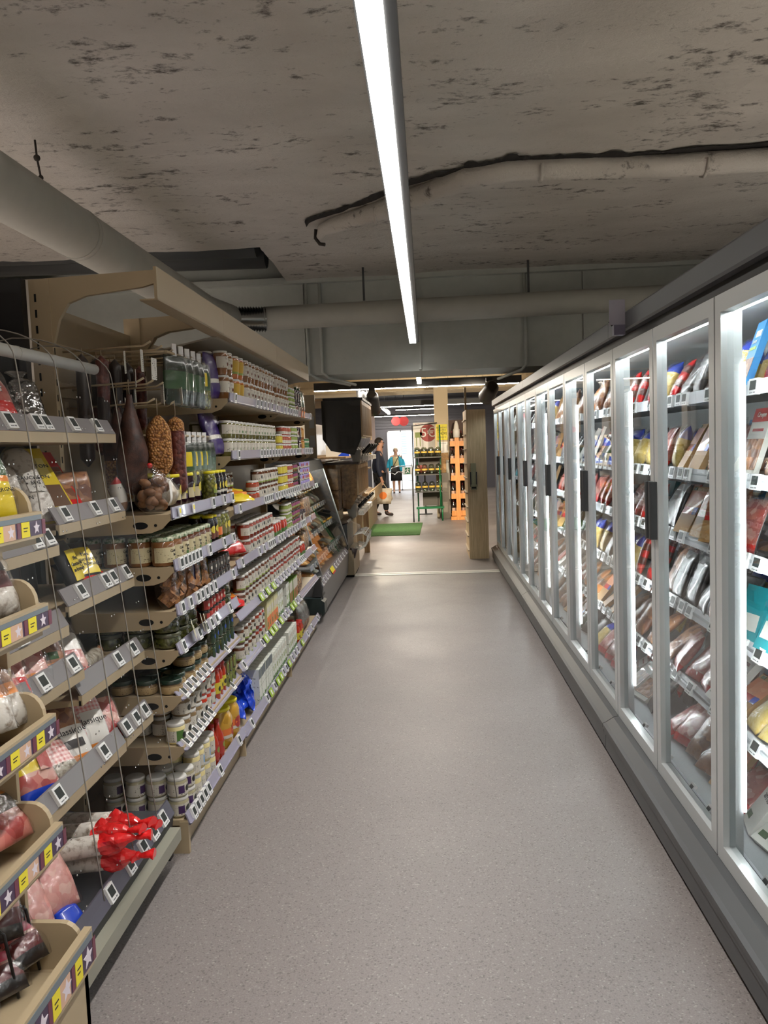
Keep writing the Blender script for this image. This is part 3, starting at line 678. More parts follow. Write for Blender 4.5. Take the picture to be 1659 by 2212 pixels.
# ------------------------------------------------------------------ jars, packs and bags on the left shelves
W_LAB = printed('label_white', (204, 198, 184), (90, 82, 74), 150, .58); C_LAB = printed('label_cream', (200, 188, 150), (96, 84, 60), 140, .6)
K_LAB = printed('label_kraft', (170, 146, 104), (96, 72, 46), 130, .58); WDOT = M('label_dark', (40, 40, 34), .5)
LIDW = M('lid_white', (208, 206, 200), .35); LIDY = M('lid_yellow', (226, 212, 30), .35); LIDG = speck('lid_green', (70, 104, 58), (196, 200, 176), 60, .42, .56, .35)
LIDD = M('lid_dark_green', (36, 54, 44), .25, coat=.4); LIDGL = M('lid_glass', (78, 80, 60), .12, coat=.6); LIDO = M('lid_red', (176, 40, 34), .35); LIDK = M('lid_black', (32, 30, 30), .3)
def stuff(n, rgb, rough=.12, var=.25): return M(n, rgb, rough, coat=.5, var=var)
BROWN = stuff('jam_brown', (88, 50, 30)); REDB = stuff('jam_red', (126, 44, 26)); AMBER = stuff('jam_amber', (168, 96, 40)); CARAM = stuff('spread_caramel', (122, 82, 48))
DARK = stuff('dark_olives', (26, 22, 24)); PURP2 = stuff('dark_beet', (36, 18, 26)); CREAMJ = stuff('cream_sauce', (206, 190, 138)); OLIVEJ = cells('green_olives', [(110, 112, 44), (142, 140, 62), (96, 96, 38)], 60, .15, .5, .6, gap=(60, 60, 24))
GREENJ = cells('green_beans', [(66, 70, 30), (84, 84, 40), (48, 50, 24)], 80, .12, .3, .6); TAUPE = stuff('pate_taupe', (120, 98, 68)); SAUCE = stuff('tomato_sauce', (168, 48, 24)); PEACHJ = cells('peach_halves', [(196, 150, 50), (208, 164, 66), (176, 132, 44)], 22, .12, .3, .6)
SEG = 14
def jar_meshes(name, r, h, body, lid, lidh, lab=None, z0=.2, z1=.7, arc=120, logo=None, band=None, shape='jar', lidr=1.0, text=None):
    """body and its parts in local coordinates, label facing +X"""
    hb = h-lidh*.75; e = r*.14
    if shape == 'jar': pr = [(r*.86, 0), (r, e), (r, hb-e*1.5), (r*.86, hb-e*.3), (r*.84, hb)]
    elif shape == 'tall': pr = [(r*.9, 0), (r, e), (r, hb*.78), (r*.92, hb*.86), (r*.8, hb*.93), (r*.8, hb)]
    elif shape == 'taper': pr = [(r*.74, 0), (r*.8, e), (r*.9, hb*.4), (r, hb*.75), (r*.98, hb-e), (r*.9, hb)]
    elif shape == 'squat': pr = [(r*.8, 0), (r*.97, h*.1), (r, h*.35), (r*.96, hb*.75), (r*.84, hb*.93), (r*.86, hb)]
    elif shape == 'bottle': pr = [(r*.9, 0), (r, e), (r, hb*.55), (r*.86, hb*.68), (r*.45, hb*.86), (r*.36, hb)]
    elif shape == 'can': pr = [(r*.97, 0), (r, h*.03), (r, h*.96), (r*.97, hb)]
    root = MB().lathe(pr, SEG).mesh(name, body); parts = []
    lr = r*lidr*(.36/.9 if shape == 'bottle' else .92 if shape != 'tall' else .84)
    parts.append(('lid', MB().lathe([(lr, h-lidh), (lr*1.03, h-lidh+.002), (lr*1.03, h-.003), (lr*.95, h), (lr*.8, h-.0008)], SEG).mesh('lid', lid), (), None))
    if lab:
        na = int(arc*2/12); nz = 6; R_ = r+.0007
        def rad(z):
            for (ra, za), (rb, zb) in zip(pr, pr[1:]):
                if za <= z <= zb: return ra+(rb-ra)*(z-za)/max(1e-6, zb-za)
            return r
        mb = MB(); A0 = -math.radians(arc)
        for i in range(nz+1):
            z = h*z0+(h*z1-h*z0)*i/nz
            for j in range(na+1):
                a = A0+2*math.radians(arc)*j/na; q = rad(z)+.0008
                mb.v.append((q*math.cos(a), q*math.sin(a), z))
        mats = [lab]
        for i in range(nz):
            for j in range(na):
                m_ = 0
                if band and band[0] <= i <= band[1] and (len(band) < 4 or band[3][0] <= j/na <= band[3][1]): m_ = 1
                mb.face((i*(na+1)+j, i*(na+1)+j+1, (i+1)*(na+1)+j+1, (i+1)*(na+1)+j), m_, True)
        if band: mats.append(band[2])
        if logo:
            zc, lr_, lm = logo; n = len(mb.v); zc = h*zc
            mb.v.append((r+.0022, 0, zc))
            for k in range(12):
                y = lr_*math.cos(k*PI/6); z = zc+lr_*math.sin(k*PI/6); mb.v.append((math.sqrt(max(0, (rad(z)+.0016)**2-y*y)), y, z))
            mi = len(mats); mats.append(lm)
            for k in range(12): mb.face((n, n+1+k, n+1+(k+1) % 12), mi)
        subs = ()
        if text:
            tx, tz, ts, tm = text; subs = [('lettering', shift(text_mesh(tx, ts, tm, .0004, wrap=r+.0016), (0, 0, h*tz)))]
        parts.append(('label', mb.mesh('label', mats), subs, None))
    return root, parts
KIND = {}
def jar(key, name, desc, r, h, *a, **k):
    root, parts = jar_meshes(name, r, h, *a, **k); KIND[key] = (Proto(name, name.split('_')[-1], root, parts), desc, r, h)
INKG = M('ink_green', (44, 66, 40), .6)
YL = M('label_yellow', (206, 188, 62), .5); PL = M('label_purple', (64, 34, 84), .5); BL = M('label_blue', (38, 76, 164), .5); GL = M('label_green', (74, 112, 48), .5); RL = M('label_red', (168, 58, 50), .5); OL = M('label_orange', (220, 116, 56), .5); BRL = M('label_brown', (104, 56, 38), .5); PK = M('label_pink', (140, 64, 104), .5); KH = M('label_khaki', (112, 104, 64), .5); LG = M('label_lime', (136, 152, 72), .5)
jar('cedrat', 'preserve_jar', 'large cream-labelled preserve jar', .046, .115, CARAM, LIDG, .017, C_LAB, .14, .66, 110, None, (0, 1, GL, (.55, .66)), text=('Cédrat\n  Bio', .46, .016, INK))
jar('fabio', 'preserve_jar', 'brown cream-labelled preserve jar', .044, .112, BROWN, LIDG, .017, C_LAB, .16, .68, 100, None, (0, 1, GL, (.4, .5)), text=('Figue\n Bio', .46, .015, INK))
jar('olive_big', 'olive_jar', 'big yellow-lidded dark olive jar', .047, .15, PURP2, LIDY, .014, PL, .26, .56, 60, (.55, .022, YL), (0, 5, C_LAB, (0, .3)))
jar('olive_green', 'olive_jar', 'tall green olive jar', .036, .148, OLIVEJ, LIDY, .012, LG, .3, .5, 30, (.5, .014, YL), shape='tall')
jar('olive_blk', 'olive_jar', 'tall black olive jar', .033, .148, DARK, LIDY, .012, W_LAB, .28, .36, 60, (.52, .018, YL), shape='tall')
jar('ol2', 'olive_jar', 'brown-labelled black olive jar', .031, .145, DARK, LIDY, .012, BRL, .24, .5, 80, (.54, .018, YL), shape='tall')
jar('ol3', 'olive_jar', 'orange-labelled green olive jar', .036, .14, OLIVEJ, LIDW, .012, OL, .28, .56, 70, None, (0, 5, C_LAB, (.6, .85)), shape='tall')
jar('ol4', 'olive_jar', 'khaki-labelled green olive jar', .038, .148, OLIVEJ, LIDW, .012, KH, .26, .56, 75, (.54, .018, YL), shape='tall')
jar('mini', 'spread_jar', 'small dark oval-labelled jar', .026, .058, BROWN, LIDK, .01, M('label_charcoal', (58, 54, 50), .5), .1, .8, 60, (.45, .008, W_LAB))
jar('minir', 'spread_jar', 'small red-labelled jar', .026, .058, BROWN, LIDK, .01, RL, .1, .8, 60, (.45, .008, W_LAB))
jar('minig', 'pate_jar', 'green-sleeved pate jar', .034, .07, GREENJ, LIDGL, .012, M('label_forest', (44, 62, 40), .5), .04, .95, 50, (.5, .01, BL))
jar('minil', 'pate_jar', 'lime-sleeved pate jar', .033, .068, BROWN, LIDGL, .012, M('label_moss', (112, 120, 58), .5), .04, .95, 50, (.5, .012, WDOT))
jar('terr', 'terrine_jar', 'squat green bean jar', .056, .062, GREENJ, LIDGL, .016, None, shape='squat', lidr=1.04)
jar('rill', 'terrine_jar', 'squat kraft-labelled terrine jar', .047, .06, TAUPE, LIDD, .018, K_LAB, .08, .56, 178, None, shape='squat', lidr=1.05)
jar('blue', 'sauce_jar', 'blue-labelled white-lidded jar', .039, .085, TAUPE, LIDW, .014, W_LAB, .12, .66, 150, (.4, .013, WDOT), (0, 5, BL, (.58, .8)))
jar('green', 'sauce_jar', 'green-labelled white-lidded jar', .039, .085, CREAMJ, LIDW, .014, W_LAB, .12, .66, 150, (.4, .013, WDOT), (0, 5, GL, (.3, .45)))
jar('redw', 'sauce_jar', 'white-labelled tomato sauce jar', .034, .09, SAUCE, LIDW, .013, W_LAB, .15, .7, 100, (.4, .012, WDOT), (0, 5, RL, (.7, .9)))
jar('ketch', 'sauce_bottle', 'yellow-striped red sauce bottle', .03, .15, SAUCE, LIDO, .014, YL, .2, .55, 80, (.35, .012, WDOT), (0, 2, RL, (.6, 1)), shape='tall')
jar('yog', 'yoghurt_jar', 'white-lidded jar with purple label', .041, .082, stuff('yoghurt', (156, 148, 120)), LIDW, .014, W_LAB, .12, .7, 160, (.42, .014, WDOT), (1, 4, PL, (.28, .42)))
jar('mayo', 'sauce_jar', 'cream sauce jar with pale label', .036, .095, CREAMJ, LIDW, .014, W_LAB, .14, .66, 110, None, (1, 4, M('label_sky', (120, 162, 200), .5), (.5, .68)))
jar('redbot', 'sauce_bottle', 'red sauce bottle', .033, .2, SAUCE, LIDO, .016, RL, .2, .5, 80, (.4, .014, LG), shape='bottle')
jar('peach', 'fruit_jar', 'large yellow fruit jar', .068, .2, PEACHJ, LIDY, .016, OL, .26, .5, 80, (.42, .03, RL), (0, 1, W_LAB), shape='tall')
jar('jam', 'spread_jar', 'white-labelled brown spread jar', .037, .095, BROWN, LIDW, .014, W_LAB, .16, .7, 110, (.52, .011, WDOT), (0, 0, LG))
jar('jamt', 'spread_jar', 'tapered white-labelled spread jar', .039, .125, CARAM, LIDW, .012, W_LAB, .3, .76, 110, (.45, .01, BRL), None, shape='taper')
jar('jamy', 'spread_jar', 'tapered yellow-labelled spread jar', .042, .125, AMBER, LIDW, .013, M('label_ochre', (196, 160, 60), .5), .22, .8, 110, None, (0, 0, LG), shape='taper')
jar('jamr', 'jam_jar', 'white-labelled red jam jar', .037, .094, REDB, LIDW, .012, W_LAB, .24, .7, 110, (.54, .011, WDOT), None)
jar('bean', 'jam_jar', 'white-labelled green preserve jar', .035, .093, stuff('green_sauce', (96, 92, 44)), LIDW, .013, W_LAB, .26, .78, 110, (.4, .008, GL), None)
jar('tin_y', 'small_jar', 'small yellow-banded jar', .034, .066, CARAM, LIDW, .011, YL, .12, .8, 178)
jar('tin_r', 'small_jar', 'small orange-red jar', .033, .064, SAUCE, LIDW, .011, M('label_rust', (166, 84, 60), .5), .1, .74, 178, None, (0, 2, W_LAB))
jar('tin_g', 'small_jar', 'small lime-green jar', .034, .066, stuff('pesto', (92, 104, 40)), LIDW, .011, LG, .1, .8, 178, None, (1, 2, W_LAB))
jar('tin_p', 'small_jar', 'small pink-banded jar', .034, .066, CARAM, LIDK, .011, PK, .3, .8, 178, None, (0, 1, LG))
jar('tom', 'sauce_jar', 'tall dark-lidded tomato sauce jar', .037, .115, SAUCE, LIDW, .014, GL, .1, .4, 100, None, None, shape='tall')
jar('dotd', 'spread_jar', 'dark jar with white round label', .045, .1, stuff('choc', (40, 22, 26)), M('lid_plum', (56, 34, 46), .3), .014, W_LAB, .2, .7, 32, (.5, .016, BRL))
jar('mustard', 'small_jar', 'amber straight-sided jar', .03, .1, AMBER, M('lid_gold', (170, 128, 60), .35), .012, M('label_amber', (196, 146, 70), .5), .2, .8, 178)
jar('can', 'drink_can', 'small green can', .034, .056, GL, LIDW, .004, M('label_can', (60, 116, 66), .4), .1, .9, 178, None, (2, 3, W_LAB), shape='can')
jar('purp', 'food_tin', 'lilac-and-red food tin', .045, .05, STEEL, STEEL, .004, M('label_lilac', (160, 150, 206), .4), .06, .94, 178, (.5, .014, RL), (0, 1, W_LAB), shape='can')
def cluster(key, where, y0, n, pitch, z, layers=1, rows=2, x=-1.005, deep=0, grp=None, start=1, yaw=.3):
    """n columns of jars along the shelf from the camera end, rows going back, layers going up"""
    p, desc, r, h = KIND[key]; dw = len(desc.split()); g = '%s on %s' % (desc, where)
    for i in range(n):
        nr = rows if i else max(rows, deep)
        for q in range(nr):
            for l in range(layers):
                y = y0+i*pitch+R(-.003, .003); xx = x-r-.004-q*(2*r+.006)+R(-.004, .002)
                if xx-r < -1.465: continue
                lab = '%s, %s, %s from camera' % (desc, where, ORD[i+start-1])
                if nr > 1: lab += ', %s row' % ('front' if q == 0 else ORD[q]+(' '))
                lab = lab.replace('  row', ' row')
                if layers > 1: lab += (', bottom' if l == 0 else ', top' if l == layers-1 else ', middle' if layers == 3 else ', second up' if l == 1 else ', third up')
                place(p, (xx, y, z+l*(h+.0005)), (0, 0, R(-yaw, yaw)), lab, g)
NB, MB_, FB = 'near bay', 'middle bay', 'far bay'
TH = ['top shelf', 'second shelf', 'third shelf', 'fourth shelf', 'fifth shelf', 'sixth shelf', 'bottom shelf']
D = .0185
# near bay
Z = [1.345+D, 1.14+D, .963+D, .808+D, .625+D, .419+D, .118+D]
cluster('olive_big', NB+' top shelf', 3.5, 4, .1, Z[0], 1, 3, -1.05)
cluster('olive_green', NB+' top shelf', 3.92, 1, .08, Z[0], 1, 2); cluster('olive_blk', NB+' top shelf', 3.995, 3, .07, Z[0], 1, 2)
cluster('cedrat', NB+' second shelf', 3.22, 2, .1, Z[1], 1, 2, deep=4); cluster('fabio', NB+' second shelf', 3.42, 5, .092, Z[1], 1, 2)
cluster('ol2', NB+' second shelf', 3.86, 2, .066, Z[1], 1, 2); cluster('ol3', NB+' second shelf', 3.995, 1, .08, Z[1], 1, 2); cluster('ol4', NB+' second shelf', 4.075, 2, .078, Z[1], 1, 2)
cluster('mini', NB+' third shelf', 3.78, 7, .056, Z[2], 2, 2)
cluster('terr', NB+' fourth shelf', 3.235, 3, .122, Z[3], 2, 1, deep=3); cluster('minir', NB+' fourth shelf', 3.68, 6, .06, Z[3], 2, 2); cluster('terr', NB+' fourth shelf', 4.09, 1, .1, Z[3], 2, 1, start=4)
cluster('rill', NB+' fifth shelf', 3.215, 1, .1, Z[4], 1, 2, deep=3); cluster('rill', NB+' fifth shelf', 3.315, 1, .1, Z[4], 1, 2, start=2, x=-1.02); cluster('rill', NB+' fifth shelf', 3.415, 3, .1, Z[4], 2, 2, start=3)
cluster('minig', NB+' fifth shelf', 3.75, 6, .074, Z[4], 2, 2)
cluster('green', NB+' sixth shelf', 3.225, 1, .084, Z[5], 1, 1); cluster('blue', NB+' sixth shelf', 3.31, 3, .084, Z[5], 2, 2, deep=4)
cluster('redw', NB+' sixth shelf', 3.56, 3, .074, Z[5], 2, 2); cluster('ketch', NB+' sixth shelf', 3.79, 3, .066, Z[5], 1, 3); cluster('minil', NB+' sixth shelf', 3.985, 3, .07, Z[5], 2, 2)
cluster('yog', NB+' bottom shelf', 3.22, 2, .09, Z[6], 2, 2, deep=4); cluster('mayo', NB+' bottom shelf', 3.4, 4, .08, Z[6], 2, 2); cluster('redbot', NB+' bottom shelf', 3.73, 2, .075, Z[6], 1, 2)
cluster('peach', NB+' bottom shelf', 3.99, 2, .145, Z[6], 1, 2)
# middle bay
Z2 = [1.852+D, 1.558+D, 1.276+D, .99+D, .718+D, .448+D, .1+D]
cluster('jamt', MB_+' top shelf', 4.3, 2, .1, Z2[0], 2, 2); cluster('jamy', MB_+' top shelf', 4.56, 2, .1, Z2[0], 2, 2); cluster('jamt', MB_+' top shelf', 4.8, 9, .1, Z2[0], 2, 1, start=3)
cluster('bean', MB_+' second shelf', 4.3, 15, .09, Z2[1], 2, 2, deep=3)
cluster('jam', MB_+' third shelf', 4.3, 5, .09, Z2[2], 2, 2, -1.1); cluster('tin_r', MB_+' third shelf', 4.86, 2, .08, Z2[2], 2, 1); cluster('jam', MB_+' third shelf', 5.04, 7, .09, Z2[2], 2, 1, start=6)
cluster('jam', MB_+' fourth shelf', 4.3, 3, .09, Z2[3], 2, 2, -1.13); cluster('jamr', MB_+' fourth shelf', 4.62, 9, .09, Z2[3], 2, 2, deep=3); cluster('tom', MB_+' fourth shelf', 5.46, 3, .08, Z2[3], 1, 1)
cluster('jam', MB_+' fifth shelf', 4.44, 9, .09, Z2[4], 2, 2, deep=3); cluster('jamr', MB_+' fifth shelf', 5.28, 5, .09, Z2[4], 2, 1)
cluster('jam', MB_+' sixth shelf', 4.36, 4, .09, Z2[5], 2, 2, deep=4); cluster('jamr', MB_+' sixth shelf', 4.74, 3, .088, Z2[5], 2, 1)
# far bay
cluster('jamt', FB+' top shelf', 5.78, 5, .1, Z2[0], 2, 1); cluster('tin_g', FB+' top shelf', 6.3, 3, .08, Z2[0], 3, 1); cluster('dotd', FB+' top shelf', 6.58, 3, .1, Z2[0], 2, 1)
cluster('tin_y', FB+' second shelf', 5.76, 2, .075, Z2[1], 2, 1); cluster('tin_r', FB+' second shelf', 5.92, 5, .073, Z2[1], 3, 1); cluster('tin_g', FB+' second shelf', 6.3, 4, .075, Z2[1], 3, 1); cluster('dotd', FB+' second shelf', 6.63, 2, .1, Z2[1], 2, 1); cluster('mustard', FB+' second shelf', 6.82, 2, .07, Z2[1], 2, 1); cluster('can', FB+' second shelf', 6.99, 3, .075, Z2[1], 2, 1)
cluster('tin_y', FB+' third shelf', 5.76, 4, .075, Z2[2], 3, 1); cluster('tin_r', FB+' third shelf', 6.08, 3, .073, Z2[2], 3, 1); cluster('tin_p', FB+' third shelf', 6.31, 3, .075, Z2[2], 3, 1); cluster('dotd', FB+' third shelf', 6.57, 1, .1, Z2[2], 2, 1); cluster('purp', FB+' third shelf', 6.7, 5, .1, Z2[2], 4, 1)
cluster('tom', FB+' fourth shelf', 5.77, 2, .08, Z2[3], 1, 1); cluster('tin_g', FB+' fourth shelf', 5.94, 3, .075, Z2[3], 3, 1); cluster('tin_p', FB+' fourth shelf', 6.18, 5, .075, Z2[3], 3, 1); cluster('dotd', FB+' fourth shelf', 6.58, 3, .1, Z2[3], 1, 1)
cluster('jamr', FB+' fifth shelf', 5.77, 8, .09, Z2[4], 2, 1); cluster('tom', FB+' fifth shelf', 6.5, 3, .08, Z2[4], 1, 1)
cluster('ketch', FB+' bottom shelf', 6.22, 3, .07, Z2[6], 1, 2)
# cartons on the lower shelves
def carton(key, desc, dx, dy, dz, mats, design):
    mb = MB().box(-dx/2, dx/2, -dy/2, dy/2, 0, dz, 0); f = MB()
    for (y0, y1, z0, z1, m_) in design: f.box(dx/2-.0005, dx/2+.0006+.0002*m_, y0*dy, y1*dy, z0*dz, z1*dz, m_)
    KIND[key] = (Proto('food_carton', 'carton', mb.mesh('food_carton', mats[0]), [('printed_panel', f.mesh('printed_panel', mats), (), None)]), desc, dx/2, dz)
WC = printed('carton_white', (222, 224, 214), (110, 122, 96), 40)
carton('cw', 'white carton with green leaf', .14, .055, .19, [WC, GL, LG, W_LAB], [(-.4, .4, .1, .25, 1), (-.3, .3, .7, .86, 3), (-.1, .2, .4, .55, 2)])
carton('cg', 'green carton with red panel', .14, .07, .18, [M('carton_green', (102, 140, 48), .5), RL, W_LAB, LG], [(-.45, .45, .55, .95, 2), (-.2, .25, .15, .6, 1)])
carton('co', 'cream carton with orange panel', .13, .07, .2, [M('carton_cream', (206, 200, 150), .5), OL, W_LAB, GL], [(-.45, .45, .1, .5, 1), (-.4, .4, .6, .8, 2), (-.3, 0, .2, .35, 3)])
carton('cb', 'tall white carton with slate top', .14, .06, .21, [WC, M('slate_label', (96, 104, 108), .5), W_LAB, GL], [(-.5, .5, .72, .98, 1), (-.2, .2, .1, .2, 3)])
def cartons(key, where, y0, n, pitch, z, start=1, layers=1):
    p, desc, r, h = KIND[key]
    for i in range(n):
        for l in range(layers):
            for q in range(2):
                place(p, (-1.01-r-.004-q*(2*r+.006)+R(-.004, 0), y0+i*pitch, z+l*(h+.001)), (0, 0, R(-.02, .02)),
                      '%s, %s, %s from camera, %s row%s' % (desc, where, ORD[i+start-1], 'front' if q == 0 else 'back', '' if layers == 1 else (', lower', ', upper')[l]), desc+' on '+where)
cartons('co', MB_+' sixth shelf', 5.05, 5, .078, Z2[5]); cartons('cw', MB_+' sixth shelf', 5.44, 3, .064, Z2[5])
cartons('cw', FB+' sixth shelf', 5.76, 2, .064, Z2[5]); cartons('cg', FB+' sixth shelf', 5.9, 5, .078, Z2[5])
cartons('cb', MB_+' bottom shelf', 4.72, 6, .07, Z2[6]); cartons('cw', MB_+' bottom shelf', 5.15, 8, .064, Z2[6], 1)
cartons('cw', FB+' bottom shelf', 5.76, 6, .064, Z2[6])
# ------------------------------------------------------------------ bags, sausages and hams
SALW = speck('mould_white', (214, 208, 198), (150, 136, 122), 38, .5, .66, .75, .4, detail=5)
SALG = speck('mould_grey', (176, 168, 152), (110, 98, 82), 45, .45, .65, .8, .4)
SALR = cells('dry_sausage', [(96, 40, 34), (72, 28, 26), (120, 62, 50), (84, 34, 30)], 60, .45, .4, .3)
MEAT = cells('marbled_meat', [(186, 84, 80), (206, 128, 116), (168, 64, 62), (220, 170, 156)], 34, .3, .15, .4)
HAMP = cells('ham_slices', [(222, 160, 150), (206, 128, 122), (232, 186, 174)], 44, .35, .1, .3)
BRWN = cells('browned_meat', [(150, 98, 62), (176, 122, 80), (122, 72, 46)], 30, .35, .3, .3)
NUTS = cells('nut_mix', [(214, 166, 104), (186, 128, 70), (230, 192, 136), (160, 100, 56)], 42, .5, .6, 0, gap=(80, 50, 30))
CRUST = cells('brown_bread', [(120, 82, 52), (148, 104, 68), (96, 62, 40)], 16, .6, .6, 0)
CHEESE = cells('netted_ham', [(188, 130, 66), (168, 110, 52), (204, 150, 84)], 105, .6, .8, 0, gap=(120, 74, 34))
REDF = M('red_foil', (206, 30, 32), .22, coat=.5, var=.25); BLUEF = M('blue_foil', (30, 70, 196), .25, coat=.5, var=.2); YELF = M('yellow_foil', (232, 206, 40), .3, coat=.4)
BLACKF = M('black_foil', (34, 30, 30), .38, coat=.2, var=.3); WHF = M('white_foil', (226, 222, 214), .3, coat=.3); GRNF = M('green_foil', (40, 78, 38), .3, coat=.4, var=.2); ORF = M('orange_foil', (232, 140, 50), .3, coat=.4); PURF = M('purple_foil', (62, 44, 110), .25, coat=.5, var=.3)
DGRN = M('dark_green_foil', (28, 42, 30), .2, coat=.5, var=.4); MAROON = M('maroon_foil', (92, 28, 32), .3, coat=.4); CLRD = M('smoked_film', (112, 106, 102), .15, coat=.8, var=.2)
GING = checker('red_gingham', (232, 222, 216), (198, 60, 62), 420); PINKG = checker('pink_gingham', (236, 206, 200), (214, 120, 116), 420)
FILM = film('clear_film', (255, 255, 255), .03, .22, .2, 30, .8); YADD = [0]; XADD = [0]; FILMB = film('bright_film', (255, 255, 255), .05, .4, .2, 30, 1.0)
PLBL = printed('label_pack', (232, 228, 220), (52, 40, 40), 55)
def patch(L, W, T, t0, t1, f0, f1, mats, p=2.4, ends=('flat', 'flat'), off=.0025, n=8, mi=0, mb=None, lump=.03):
    """label lying on the +X face of a pouch"""
    mb = mb or MB(); n0 = len(mb.v)
    for i in range(n+1):
        t = t0+(t1-t0)*i/n; th = T/2; w = W/2
        for e, q in ((ends[0], t), (ends[1], 1-t)):
            if e == 'flat': k = min(1, q/.3); th *= max(.06, math.sin(k*PI/2)**.7); w *= .92+.08*k
        for j in range(n+1):
            f = f0+(f1-f0)*j/n
            mb.v.append((th*(1-min(.999, abs(f))**p)**(1/p)*(1+lump*.8)+off, w*f, t*L))
    for i in range(n):
        for j in range(n): mb.face((n0+i*(n+1)+j, n0+i*(n+1)+j+1, n0+(i+1)*(n+1)+j+1, n0+(i+1)*(n+1)+j), mi, True)
    return mb.mesh('label', mats) if mats is not None else mb
def pack(name, cat, L, W, T, zones, mats, ends=('flat', 'flat'), labels=(), text=None, filmy=None, seed=0, lump=.06, p=2.4, neck=.14, parts=(), crumple=None):
    root = pouch(name, L, W, T, zones, mats, ends, seed, lump, p=p, neck=neck, crimp=1, crumple=crumple, nv=34 if crumple else 22); ps = list(parts)
    for (t0, t1, f0, f1, mt) in labels: ps.append(('label', patch(L, W, T, t0, t1, f0, f1, [mt], p, ends), (), None))
    if text:
        s_, sz, tt, mt = text; ps.append(('lettering', shift(text_mesh(s_, sz, mt, .0006), (T/2+.0075, 0, L*tt)), (), None))
    if filmy: ps.append(('wrapper', pouch('wrapper', L*1.04, W*1.1, T*1.14, [(1, 0)], [filmy], ends, seed+3, .1, p=p, neck=neck, freq=16), (), 'clear plastic wrapper'))
    pr = Proto(name, cat, root, ps); pr.L = L; pr.T = T; return pr
def lean(pr, x, y, z, phi, yaw, label, group=None, side=1, roll=0, scale=None):
    """base of the pack at the shelf front, top leaning back by phi degrees"""
    f = math.radians(phi); return place(pr, (x-side*pr.T*.3+XADD[0], y, z+pr.T*.5*math.sin(f)), (roll, -f, (0 if side > 0 else PI)+yaw+YADD[0]), label, group, scale)
SALP = pack('saucisson', 'sausage', .42, .068, .062, [(.62, 0), (1, 1)], [SALW, REDF], ('round', 'twist'), text=None, filmy=None, lump=.09, neck=.2, crumple=(.6, .6))
SALB = pack('saucisson_bag', 'sausage', .30, .09, .06, [(.72, 0), (1, 1)], [SALW, SALW], ('flat', 'round'), labels=[(.32, .58, -.6, .6, PLBL)], text=('SAUCISSON\nSEC', .02, .46, INK), filmy=FILMB)
# chilled case, top shelf
YADD[0] = -.85; XADD[0] = -.02
x = -1.17; z = 1.668
def simple(name, cat, L, W, T, zones, mats, **k): return pack(name, cat, L, W, T, zones, mats, **k)
chor = simple('sausage_bag', 'sausage', .24, .13, .05, [(.42, 0), (.85, 1), (1, 0)], [REDF, MEAT], labels=[(.55, .72, -.5, .5, PLBL)], filmy=FILMB, seed=1)
lean(chor, x, 2.34, z, 40, .25, 'meat bag with red foil end on the top chilled shelf')
grey = simple('sausage_sleeve', 'sausage', .26, .06, .045, [(1, 0)], [CLRD], labels=[(.5, .85, -.6, .6, PLBL)], filmy=FILM, seed=2)
for k, y in enumerate((2.36, 2.44, 2.51, 2.58)): lean(grey, -1.36, y, z, 8, R(-.2, .2), 'grey wrapped sausage standing on the top chilled shelf, %s from camera' % ORD[k], 'grey wrapped sausages')
clr = simple('clear_bag', 'bag', .22, .1, .06, [(1, 0)], [film('bag_film', (216, 212, 208), .2, .6, .12, 20, 1)], ends=('flat', 'twist'), seed=5)
lean(clr, -1.2, 2.6, z, 25, .3, 'clear empty-looking bag slumped on the top chilled shelf')
flat = simple('sausage_pack', 'sausage', .24, .07, .02, [(.7, 0), (1, 1)], [SALG, MAROON], filmy=FILM)
for k, y in enumerate((2.72, 2.82, 2.93)): lean(flat, -1.19, y, z+.004, 82, .7, 'flat sausage pack lying on top chilled shelf, %s from camera' % ORD[k], 'flat sausage packs')
# second shelf
x = -1.155
lean(SALB, x, 2.40, 1.325, 38, .15, 'white-labelled dry sausage bag on the second chilled shelf, nearer one'); lean(SALB, x, 2.53, 1.385, 40, .2, 'white-labelled dry sausage bag on the second chilled shelf, beside yellow box')
yb = MB().box(-.03, .03, -.045, .045, 0, .3, 0)
YBX = Proto('sausage_box', 'box', yb.mesh('sausage_box', [YELF]), [('printed_panel', MB().box(.0295, .031, -.04, .04, .02, .12, 0).box(.0295, .0312, -.03, .03, .16, .25, 1).mesh('printed_panel', [M('box_brown', (96, 62, 30), .5), M('box_lemon', (238, 222, 120), .5)]), (), None), ('lettering', shift(text_mesh('BÂTON', .022, INK), (.0318, 0, .21)), (), None)]); YBX.T = .06
lean(YBX, x-.02, 2.67, 1.385, 46, .2, 'yellow cardboard sausage box on the second chilled shelf')
RBX = Proto('sausage_box', 'box', MB().box(-.025, .025, -.035, .035, 0, .3, 0).mesh('sausage_box', [REDF]), [('printed_panel', MB().box(.0245, .026, -.03, .03, .05, .22, 0).mesh('printed_panel', [BRWN]), (), None)]); RBX.T = .05
lean(RBX, x-.03, 2.80, 1.385, 48, .2, 'red cardboard sausage box on the second chilled shelf')
chs = simple('dried_fruit_bag', 'bag', .16, .1, .06, [(1, 0)], [BRWN], filmy=FILM, seed=9)
for k, y in enumerate((2.86, 2.97)): lean(chs, x-.08, y, 1.385, 12, .1, 'dim brown snack bag on second chilled shelf, %s' % ('nearer', 'further')[k], 'brown snack bags')
